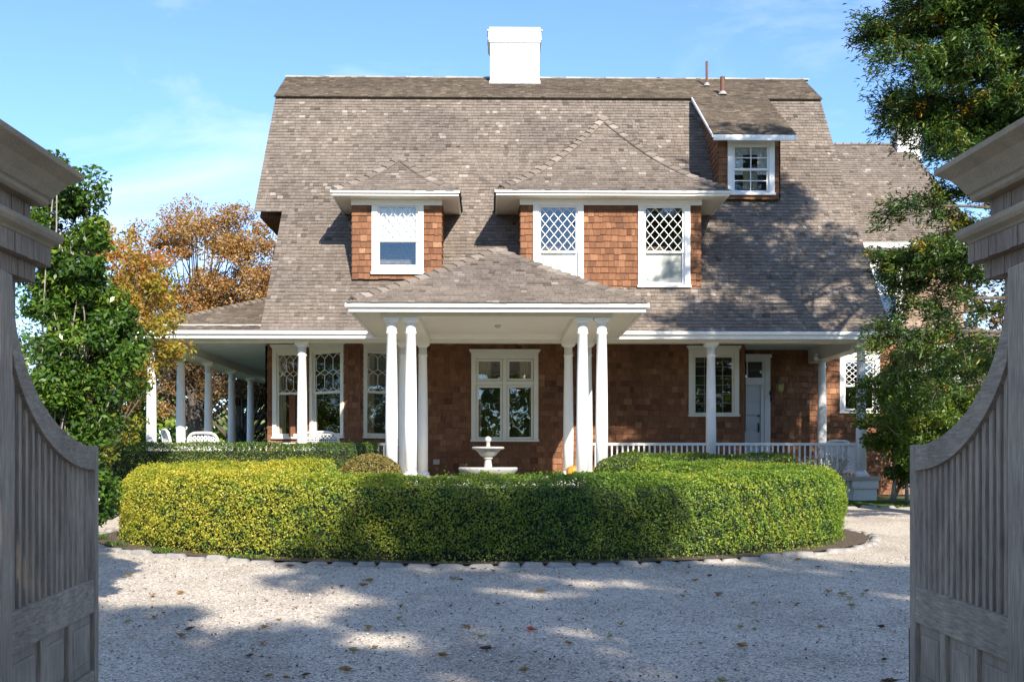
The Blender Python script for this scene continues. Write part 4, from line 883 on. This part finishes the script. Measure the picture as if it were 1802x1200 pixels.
def ball(cx_, cy_, r, hz, mat, label, n=15000):
    g = gz(cy_); root = empty('box_ball', (cx_, cy_, g), label, 'shrub', 'clipped balls beside the portico'); d = rng.normal(size=(n, 3)); d /= np.linalg.norm(d, axis=1, keepdims=True); d[:, 2] = np.abs(d[:, 2]) * 1.0 - .25 * (rng.random(n) < .4)
    S = np.array([r, r, hz * .5]); P = np.array([cx_, cy_, g + hz * .5]) + d * S * (1 + .04 * vnoise(d, 5, 9)[:, None] - rng.exponential(.03, n)[:, None]); P[:, 2] = np.maximum(P[:, 2], g + .03)
    leaves('foliage', P, d + rng.normal(size=(n, 3)) * .7, .034 * rng.uniform(.7, 1.3, n), mat, root, .55)
    m_ = MB(); m_.lathe([(.3 * r, 0), (.85 * r, hz * .25), (.9 * r, hz * .5), (.7 * r, hz * .78), (.3 * r, hz * .92)], (cx_, cy_, g), 20); m_.build('shade_core', 'core', root)
ball(-2.46, 21.75, .62, 1.17, 'hedge_gold', 'bronzed yellow clipped ball of box left by the paired columns')
ball(2.02, 21.75, .70, 1.19, 'hedge_green', 'green clipped ball of box near the pumpkin')

# ------------------------------------------------------------------ trees
def limb(a, b, bend, n=6):
    a, b = Vector(a), Vector(b); m = (a + b) / 2 + Vector(bend); return [a * (1 - t) ** 2 + m * 2 * t * (1 - t) + b * t * t for t in [k / n for k in range(n + 1)]]
def tree(name, x, y, crown, trunk_h, trunk_r, n_cl, cl_r, n_leaf, lsize, mat, bark, label, group=None, aspect=.55, cat='tree', bias=0, hole=0.0, stems=1, seed=1, parts=True, twig=True, rmap=None):
    """crown: list of (cx, cy, cz, rx, ry, rz) ellipsoids, absolute; clumps fill their outer shells"""
    r_ = np.random.default_rng(seed); rd = random.Random(seed); g = gz(y) - .03; root = empty(name, (x, y, g), label, cat, group)
    cl = []; vol = [c[3] * c[4] * c[5] for c in crown]; tot = sum(vol)
    for c, v in zip(crown, vol):
        for _ in range(max(2, int(n_cl * v / tot))):
            d = r_.normal(size=3); d /= np.linalg.norm(d); rad = r_.uniform(.35, 1.0) ** .6
            cl.append((c[0] + d[0] * c[3] * rad, c[1] + d[1] * c[4] * rad, c[2] + d[2] * c[5] * rad))
    cl = np.array(cl); m_ = MB(); tops = []
    for s_ in range(stems):
        bx_ = x + rd.uniform(-.25, .25) * (stems > 1); by_ = y + rd.uniform(-.2, .2) * (stems > 1); c = crown[s_ % len(crown)]
        top = (c[0] + rd.uniform(-.2, .2) * c[3], c[1], c[2] + .2 * c[5]); pts_ = limb((bx_, by_, g), top, (rd.uniform(-.2, .2), rd.uniform(-.2, .2), 0), 8)
        m_.tube(pts_, [trunk_r * (1.25 - .95 * k / 8) for k in range(9)], 10); tops.append(pts_)
    for p in cl[:: 1 if len(cl) < 160 else 2]:
        pts_ = rd.choice(tops); k = rd.randint(2, 7); a = pts_[k]
        if a.z > p[2] + .3 * 1: a = pts_[max(2, k - 2)]
        r0 = trunk_r * (.35 - .03 * k) * (1 if stems == 1 else .8); m_.tube(limb(a, p, (rd.uniform(-.2, .2), rd.uniform(-.2, .2), rd.uniform(0, .25)), 5), [max(.006, r0 * (1 - .17 * q)) for q in range(6)], 6)
    m_.build('trunk', bark, root, smooth=True)
    per = max(1, n_leaf // len(cl)); C = np.repeat(cl, per, 0); n = len(C); d = r_.normal(size=(n, 3)); d /= np.linalg.norm(d, axis=1, keepdims=True)
    P = C + d * (cl_r * r_.uniform(.25, 1.0, n) ** .55 * np.repeat(r_.uniform(.6, 1.25, len(cl)), per))[:, None] * np.array([1, 1, .72]); P[:, 2] = np.maximum(P[:, 2], gzn(P[:, 1]) + .04)
    N = d * .5 + np.array([0, 0, .5]) + r_.normal(size=(n, 3)) * .6
    rr = .45 + bias + .2 * r_.normal(size=n) + np.repeat(r_.normal(size=len(cl)) * .13, per)
    if rmap is not None: rr = rr + rmap(P)
    leaves('crown', P, N, lsize * r_.uniform(.65, 1.35, n), mat, root, aspect, rr)
    return root
# left: tall glossy shrub behind the pillar
tree('leafy_shrub', -4.25, 11.2, [(-4.0, 11.2, 2.75, .42, .45, .85), (-3.85, 11.2, 1.8, .50, .5, .9), (-4.2, 11.3, .75, .55, .6, .8)], 1, .04, 200, .19, 48000, .06, 'dark_leaf', 'bark_pale', 'tall glossy dark green shrub behind the gate pillar without iron fittings', aspect=.45, cat='shrub', stems=5, seed=5)
tree('leafy_shrub', -8.0, 19.5, [(-8.0, 19.5, 1.3, 1.0, .8, 1.5)], 1, .04, 70, .25, 9000, .08, 'green', 'bark_pale', 'fresh green shrub beyond the tall glossy shrub', cat='shrub', stems=4, seed=15)
# small yellowing tree in front of the porch corner
tree('cherry_tree', -7.1, 21.6, [(-7.0, 21.6, 4.0, 1.15, 1.0, 1.0), (-6.7, 21.5, 2.9, 1.1, .8, .9), (-7.4, 21.6, 1.6, .9, .8, 1.0)], 2, .07, 150, .28, 17000, .075, 'yellowing', 'bark', 'small tree with yellowing and orange leaves before the porch corner', seed=8, rmap=lambda P: np.clip((P[:, 2] - 2.4) * .16, -.35, .35))
tree('broadleaf_tree', -12.6, 50, [(-12.4, 50, 8.0, 3.9, 3, 3.4), (-10.2, 50, 6.4, 2.8, 2.5, 3.2), (-14.5, 50, 5.5, 3.0, 2.5, 2.8)], 4, .32, 300, .68, 110000, .11, 'autumn', 'bark', 'big autumn tree with orange brown leaves beyond the porch', seed=4)
tree('copper_tree', -9.6, 45, [(-9.8, 45, 4.3, 2.4, 2, 1.6), (-7.2, 45.5, 4.0, 2.0, 2, 1.5)], 2.5, .2, 130, .55, 32000, .125, 'copper', 'bark', 'dark copper leaved tree seen under the side porch ceiling', seed=6)
for k, (x, y, w, h, mt, lb) in enumerate([(-9.5, 41.5, 1.5, 1.5, 'green', 'bright green bush seen between the side porch columns'), (-13.4, 38, 1.8, 2.2, 'green', 'broad green bush beside the copper tree'), (-7.2, 42.5, 1.3, 1.5, 'green', 'green bush close to the side porch end')]):
    tree('garden_bush', x, y, [(x, y, h * .55, w, w * .7, h * .5)], .5, .06, 60, .4, 9000, .12, mt, 'bark', lb, cat='bush', stems=3, seed=20 + k, bias=.1)
t = empty('clipped_yew', (px(425, 41), 40.6, 0), 'dark clipped conical yew beyond the side porch', 'yew'); n = 9000; hh = rng.random(n) ** 1.6; a = rng.random(n) * 6.283; r_ = .85 * (1 - hh) ** .7; P = np.stack([t.location.x + r_ * np.cos(a), t.location.y + r_ * np.sin(a), .05 + hh * 2.0], 1)
leaves('foliage', P, np.stack([np.cos(a), np.sin(a), np.full(n, .4)], 1) + rng.normal(size=(n, 3)) * .5, .07, 'yew', t); mb = MB(); mb.lathe([(.75, .05), (.6, .8), (.3, 1.5), (.05, 1.95)], t.location, 14); mb.build('shade_core', 'core', t)
for k, (x, y, h, w, mt, lb) in enumerate([(-19, 58, 9, 4.5, 'green', 'tall green tree far behind the orange tree'), (-24, 46, 8, 4.5, 'green', 'rounded green tree beyond the lawn'), (-13, 30, 4.5, 2.2, 'green', 'leafy green tree beside the side porch'), (-10.6, 24.5, 3.2, 1.5, 'green', 'young green tree before the porch corner hedge'), (20, 52, 10, 5, 'copper', 'brownish tree behind the rear wing')]):
    tree('garden_tree', x, y, [(x, y, h * .6, w, w * .8, h * .4), (x + w * .4, y, h * .35, w * .8, w * .6, h * .3)], h * .3, .16, 90, w * .2, 14000, w * .045, mt, 'bark', lb, 'garden trees', seed=40 + k)
n = 30000; P = np.stack([rng.uniform(-70, 60, n), 85 + rng.normal(size=n) * 2, rng.random(n) * 5.5], 1); P[:, 2] *= 1 + .25 * np.sin(P[:, 0] * .4)
o = leaves('far_woodland', P, np.array([[0, -1, .6]]) + rng.normal(size=(n, 3)) * .6, .6, 'green', None, .7); tag(o, 'distant belt of trees behind the garden', 'woodland', kind='stuff')

# right: the big cedar, boughs reaching over the drive
cb = (8.9, 19.6); t = empty('cedar_tree', (cb[0], cb[1], gz(cb[1])), 'big cedar with feathery boughs reaching towards the rear wing', 'cedar'); cbz = gz(cb[1])
mb = MB(); mb.tube([(cb[0], cb[1], cbz - .05), (cb[0] - .05, cb[1], 3), (cb[0] + .1, cb[1] + .1, 7), (cb[0], cb[1], 11), (cb[0], cb[1], 15.2)], [.34, .27, .2, .12, .03], 12); mb.build('trunk', 'bark', t, smooth=True)
rd = random.Random(3); boughs = MB(); cP = []; cD = []; cW = []
def bough(tip, z0, dens=1.0, start=.35, r0=.05, spread=.30):
    a = Vector((cb[0], cb[1], z0)); b_ = Vector(tip); L = (b_ - a).length; pts_ = limb(a, b_, (0, 0, .10 * L), 9); boughs.tube(pts_, [max(.008, r0 * (1 - k / 9.5)) for k in range(10)], 7)
    d = (b_ - a).normalized(); sd = d.cross(Vector((0, 0, 1))).normalized()
    n = int(L * (1 - start) * 30 * dens)
    for k in range(n):
        f = start + (1 - start) * rd.random() ** .8; j = min(8, int(f * 9)); p = pts_[j].lerp(pts_[j + 1], f * 9 - j); sg = rd.choice((-1, 1)); w = spread * (1.15 - .65 * f) * rd.uniform(.3, 1.5)
        q = p + sd * sg * w + d * rd.uniform(-.02, .14) + Vector((0, 0, rd.uniform(-.26, .22))); boughs.tube([p, (p + q) / 2 + Vector((0, 0, .03)), q], [.008, .006, .003], 4); cP.append(q); cD.append((q - p).normalized() * .7 + d * .5); cW.append(rd.random())
def ipt(x, y, Y): return (px(x, Y), Y, pz(y, Y))
for (x, y, Y, z0, de, st) in [(1518, 62, 19.2, 7.2, 1.3, .25), (1540, 100, 18.4, 6.8, .8, .3), (1560, 25, 20.3, 8.0, 1.2, .2), (1600, 8, 18.7, 7.7, 1.3, .2), (1548, 180, 19.6, 6.0, 1.0, .3), (1562, 205, 18.8, 5.8, 1.3, .3), (1575, 235, 20.4, 5.6, .9, .35), (1610, 130, 18.2, 6.5, 1.4, .2), (1640, 255, 18.6, 5.2, 1.5, .2), (1640, 180, 20.8, 6.1, 1.3, .2), (1690, 90, 18, 6.9, 1.5, .1), (1700, 225, 19.4, 5.6, 1.6, .1), (1740, 160, 18.4, 6.3, 1.5, .1), (1720, 20, 19.5, 7.8, 1.5, .1), (1665, 60, 20.2, 7.2, 1.4, .1),
        (1548, 372, 19.2, 4.6, .7, .62), (1640, 330, 19.9, 4.5, .7, .4), (1545, 468, 19.0, 3.9, 1.3, .55), (1560, 500, 19.9, 3.6, 1.1, .5), (1600, 440, 18.6, 4.0, .9, .5), (1650, 400, 19.8, 4.3, .8, .35), (1560, 545, 19.4, 3.3, .5, .5), (1525, 600, 18.9, 2.7, .9, .55), (1545, 630, 19.6, 2.5, .8, .5), (1620, 560, 20, 3.1, .5, .3), (1690, 480, 19.5, 3.6, .7, .2), (1680, 620, 19.0, 2.5, .5, .2), (1640, 690, 19.4, 2.0, .6, .3)]:
    bough(ipt(x, y, Y), z0, de, st)
for k in range(120):                                         # upper and far side of the tree, above and beyond the frame
    a = rd.uniform(0, 6.283); z = rd.uniform(5.5, 15); L = 3.6 * (1 - max(0, z - 7) / 10) + .4
    if z < 8.3 and math.cos(a) < .1: continue
    bough((cb[0] + L * math.cos(a), cb[1] + L * math.sin(a), z + .1), z - .6, .40, .25, .05, .6)
boughs.build('bough', 'bark', t)
cP = np.array([tuple(p) for p in cP]); cD = np.array([tuple(p) for p in cD]); per = 64; C = np.repeat(cP, per, 0); n = len(C); D = np.repeat(cD, per, 0)
off = rng.normal(size=(n, 3)) * np.array([.06, .06, .055]); P = C + off + D * (rng.uniform(-.24, .12, n))[:, None]
rr = np.repeat(.40 + .22 * rng.normal(size=len(cP)), per) + .12 * rng.normal(size=n) + .25 * (np.repeat(rng.random(len(cP)), per) > .93)
leaves('crown', P, np.array([[0, 0, 1.0]]) + rng.normal(size=(n, 3)) * .6, 0.085 * rng.uniform(.6, 1.4, n), 'cedar', t, .27, rr, T=D + rng.normal(size=(n, 3)) * .38)
# shrubs at the porch end
for k, (x, y, w, h, sd, lb) in enumerate([(1580, 26.2, .95, 2.9, 4, 'loose green shrub with bare stems beside the porch corner pier'), (1655, 24.6, 1.1, 2.5, 4, 'dense low green shrub under the cedar boughs'), (1725, 25.5, 1.2, 3.4, 4, 'broad green shrub behind the gate leaf with latch hook'), (1625, 28.5, 1.1, 3.6, 3, 'taller shrub against the link wall')]):
    X = px(x, y); tree('garden_shrub', X, y, [(X, y, h * .66, w, w * .8, h * .36), (X + .2, y, h * .42, w * .8, w * .7, h * .28)], .5, .035, 110, .26, 22000, .065, 'green' if k != 3 else 'dark_leaf', 'bark_pale', lb, 'shrubs at the porch end', cat='shrub', stems=sd, seed=60 + k, bias=-.12)
# twiggy leafless shrub at the porch corner
X = px(1452, 26.4); t = empty('bare_shrub', (X, 26.4, 0), 'leafless twiggy grey shrub in front of the porch corner pier', 'shrub'); mb = MB(); rd = random.Random(12)
for k in range(46):
    a = rd.uniform(0, 6.28); L = rd.uniform(.5, 1.0); b_ = Vector((X + .55 * L * math.cos(a), 26.4 + .4 * L * math.sin(a), L)); p_ = limb((X + .05 * math.cos(a), 26.4, -.02), b_, (0, 0, .15), 5); mb.tube(p_, [.010, .008, .007, .006, .004, .002], 5)
    for j in range(4): q = p_[rd.randint(2, 5)]; mb.tube([q, q + Vector((rd.uniform(-.2, .2), rd.uniform(-.15, .15), rd.uniform(.05, .25)))], [.005, .002], 4)
mb.build('stem', 'bark_pale', t)
n = 700; P = np.stack([X + rng.normal(size=n) * .33, 26.4 + rng.normal(size=n) * .2, .25 + rng.random(n) * .7], 1); leaves('leaf_spray', P, rng.normal(size=(n, 3)), .03, 'copper', t)['kind'] = 'stuff'
# grass by the drive
n = 16000; X = rng.uniform(5.9, 11.5, n); Y = rng.uniform(24.95, 27.1, n); P = np.stack([X, Y, gzn(Y) + .015], 1); o = leaves('lawn_grass', P, np.stack([rng.normal(size=n), rng.normal(size=n), rng.normal(size=n) * .2], 1), .07, 'grass', None, .15, T=np.array([[0, 0, 1.0]]) + rng.normal(size=(n, 3)) * .3); tag(o, 'short green grass strip beside the drive', 'grass', kind='stuff')
n = 1500; th = rng.uniform(3.2, 4.3, n); X = CX + 5.72 * np.cos(th) + rng.normal(size=n) * .06; Y = CY + 3.88 * np.sin(th) + rng.normal(size=n) * .05; P = np.stack([X, Y, gzn(Y) + .06], 1); k = np.sin(th * 23) > .35; P = P[k]; n = len(P)
o = leaves('weeds', P, rng.normal(size=(n, 3)) * np.array([1, 1, .3]), .06, 'grass', None, .25, T=np.array([[0, 0, 1.0]]) + rng.normal(size=(n, 3)) * .5); tag(o, 'small weeds along the kerb stones', 'weeds', kind='stuff')

# trees behind the viewpoint whose shade falls over the drive
for k, (x, y, crowns, lb) in enumerate([(3.2, -10, [(2.6, -10, 9.6, 2.7, 2.2, 2.6), (4.6, -10, 7.6, 2.4, 2.0, 2.2)], 'street tree with its crown shading the gate leaf without fittings'), (9.6, -10, [(8.0, -10, 13.2, 3.0, 2.2, 2.9), (11.0, -10, 11.6, 2.9, 2.3, 3.4), (7.2, -10, 8.6, 2.2, 2, 2.0)], 'taller street tree shading the drive and the hedge front')]):
    tree('street_tree', x, y, crowns, 4, .26, 240, .62, 34000, .26, 'green', 'bark', lb, 'street trees behind the gate', seed=80 + k)

n = 26000; X = rng.uniform(-45, 45, n); P = np.stack([X, -27 + rng.normal(size=n) * 1.2, -.7 + rng.random(n) ** .8 * (7 + 1.6 * np.sin(X * .5) + 1.2 * np.sin(X * 1.3))], 1)
o = leaves('unseen_tree_belt', P, np.array([[0, 1, .5]]) + rng.normal(size=(n, 3)) * .6, .5, 'green', None, .7); tag(o, 'added unseen belt of trees behind the viewpoint, darkening the window reflections', 'woodland', kind='stuff')  # tree belt added out of view so the window panes reflect something dark

# ------------------------------------------------------------------ fallen leaves on the drive
rd = random.Random(5)
def leaf_mesh(r, mat):
    m_ = MB(); k = 9; pts_ = []
    for j in range(k): a = 2 * math.pi * j / k; q = r * (1 if j % 2 == 0 else .62) * (1.25 if j == 0 else 1); pts_.append((q * math.cos(a), q * .75 * math.sin(a), .012 + r * .28 * abs(math.sin(a)) + rd.uniform(0, .012)))
    for j in range(k): m_.face([(0, 0, .006), pts_[j], pts_[(j + 1) % k]], rd.random() * .3 + .35 * (r > .045) + .2)
    m_.tube([(0, 0, .008), (-r * 1.3, 0, .012)], .002, 4); me = bpy.data.meshes.new('fallen_leaf'); me.from_pydata(m_.v, [], m_.f); set_rnd(me, m_.r); me.materials.append(M[mat]); return me
n = 2600; yy = 7.2 + 9 * rng.random(n) ** 1.2; xx = rng.uniform(-1, 1, n) * yy * .33; q = ((xx - CX) / 5.98) ** 2 + ((yy - CY) / 4.1) ** 2
kp = (q > 1) & ((q < 1.25) | (rng.random(n) < .45)); xx, yy = xx[kp], yy[kp]; n = len(xx); P = np.stack([xx, yy, gzn(yy) + .008], 1)
o = leaves('leaf_litter', P, np.array([[0, 0, 1.0]]) + rng.normal(size=(n, 3)) * .35, rng.uniform(.012, .045, n), 'dry_dark', None, .5); tag(o, 'scattered crumbs of dry leaf and twig on the gravel', 'leaf litter', kind='stuff')
lm = [leaf_mesh(rd.uniform(.035, .06), m_) for m_ in ('dry', 'dry', 'dry_dark', 'dry_dark', 'dry_pale', 'dry_pale', 'dry')]; red = leaf_mesh(.05, 'red_leaf')
for k in range(120):
    y = 7.6 + 8.6 * rd.random() ** 1.2; x = rd.uniform(-1, 1) * y * .31
    if ((x - CX) / 6.1) ** 2 + ((y - CY) / 4.2) ** 2 < 1: continue
    o = bpy.data.objects.new('fallen_leaf', rd.choice(lm)); col.objects.link(o); o.location = (x, y, gz(y) + .004); o.rotation_euler = (rd.uniform(-.15, .15), rd.uniform(-.15, .15), rd.uniform(0, 6.28)); s_ = rd.uniform(.6, 1.25); o.scale = (s_,) * 3
    kd = {'fallen_leaf_brown': 'orange brown', 'fallen_leaf_dark': 'dark shrivelled', 'fallen_leaf_pale': 'pale yellowish'}[o.data.materials[0].name]
    tag(o, kd + ' fallen leaf lying on the pale gravel', 'leaf', kd + ' fallen leaves on the drive')
Y = 1.56 * 2200 / (1086 - 815) / 1.0; Y = 10.6
o = bpy.data.objects.new('fallen_leaf', red); col.objects.link(o); o.location = (px(934, Y), Y, gz(Y) + .004); tag(o, 'single bright red fallen leaf on the gravel', 'leaf')
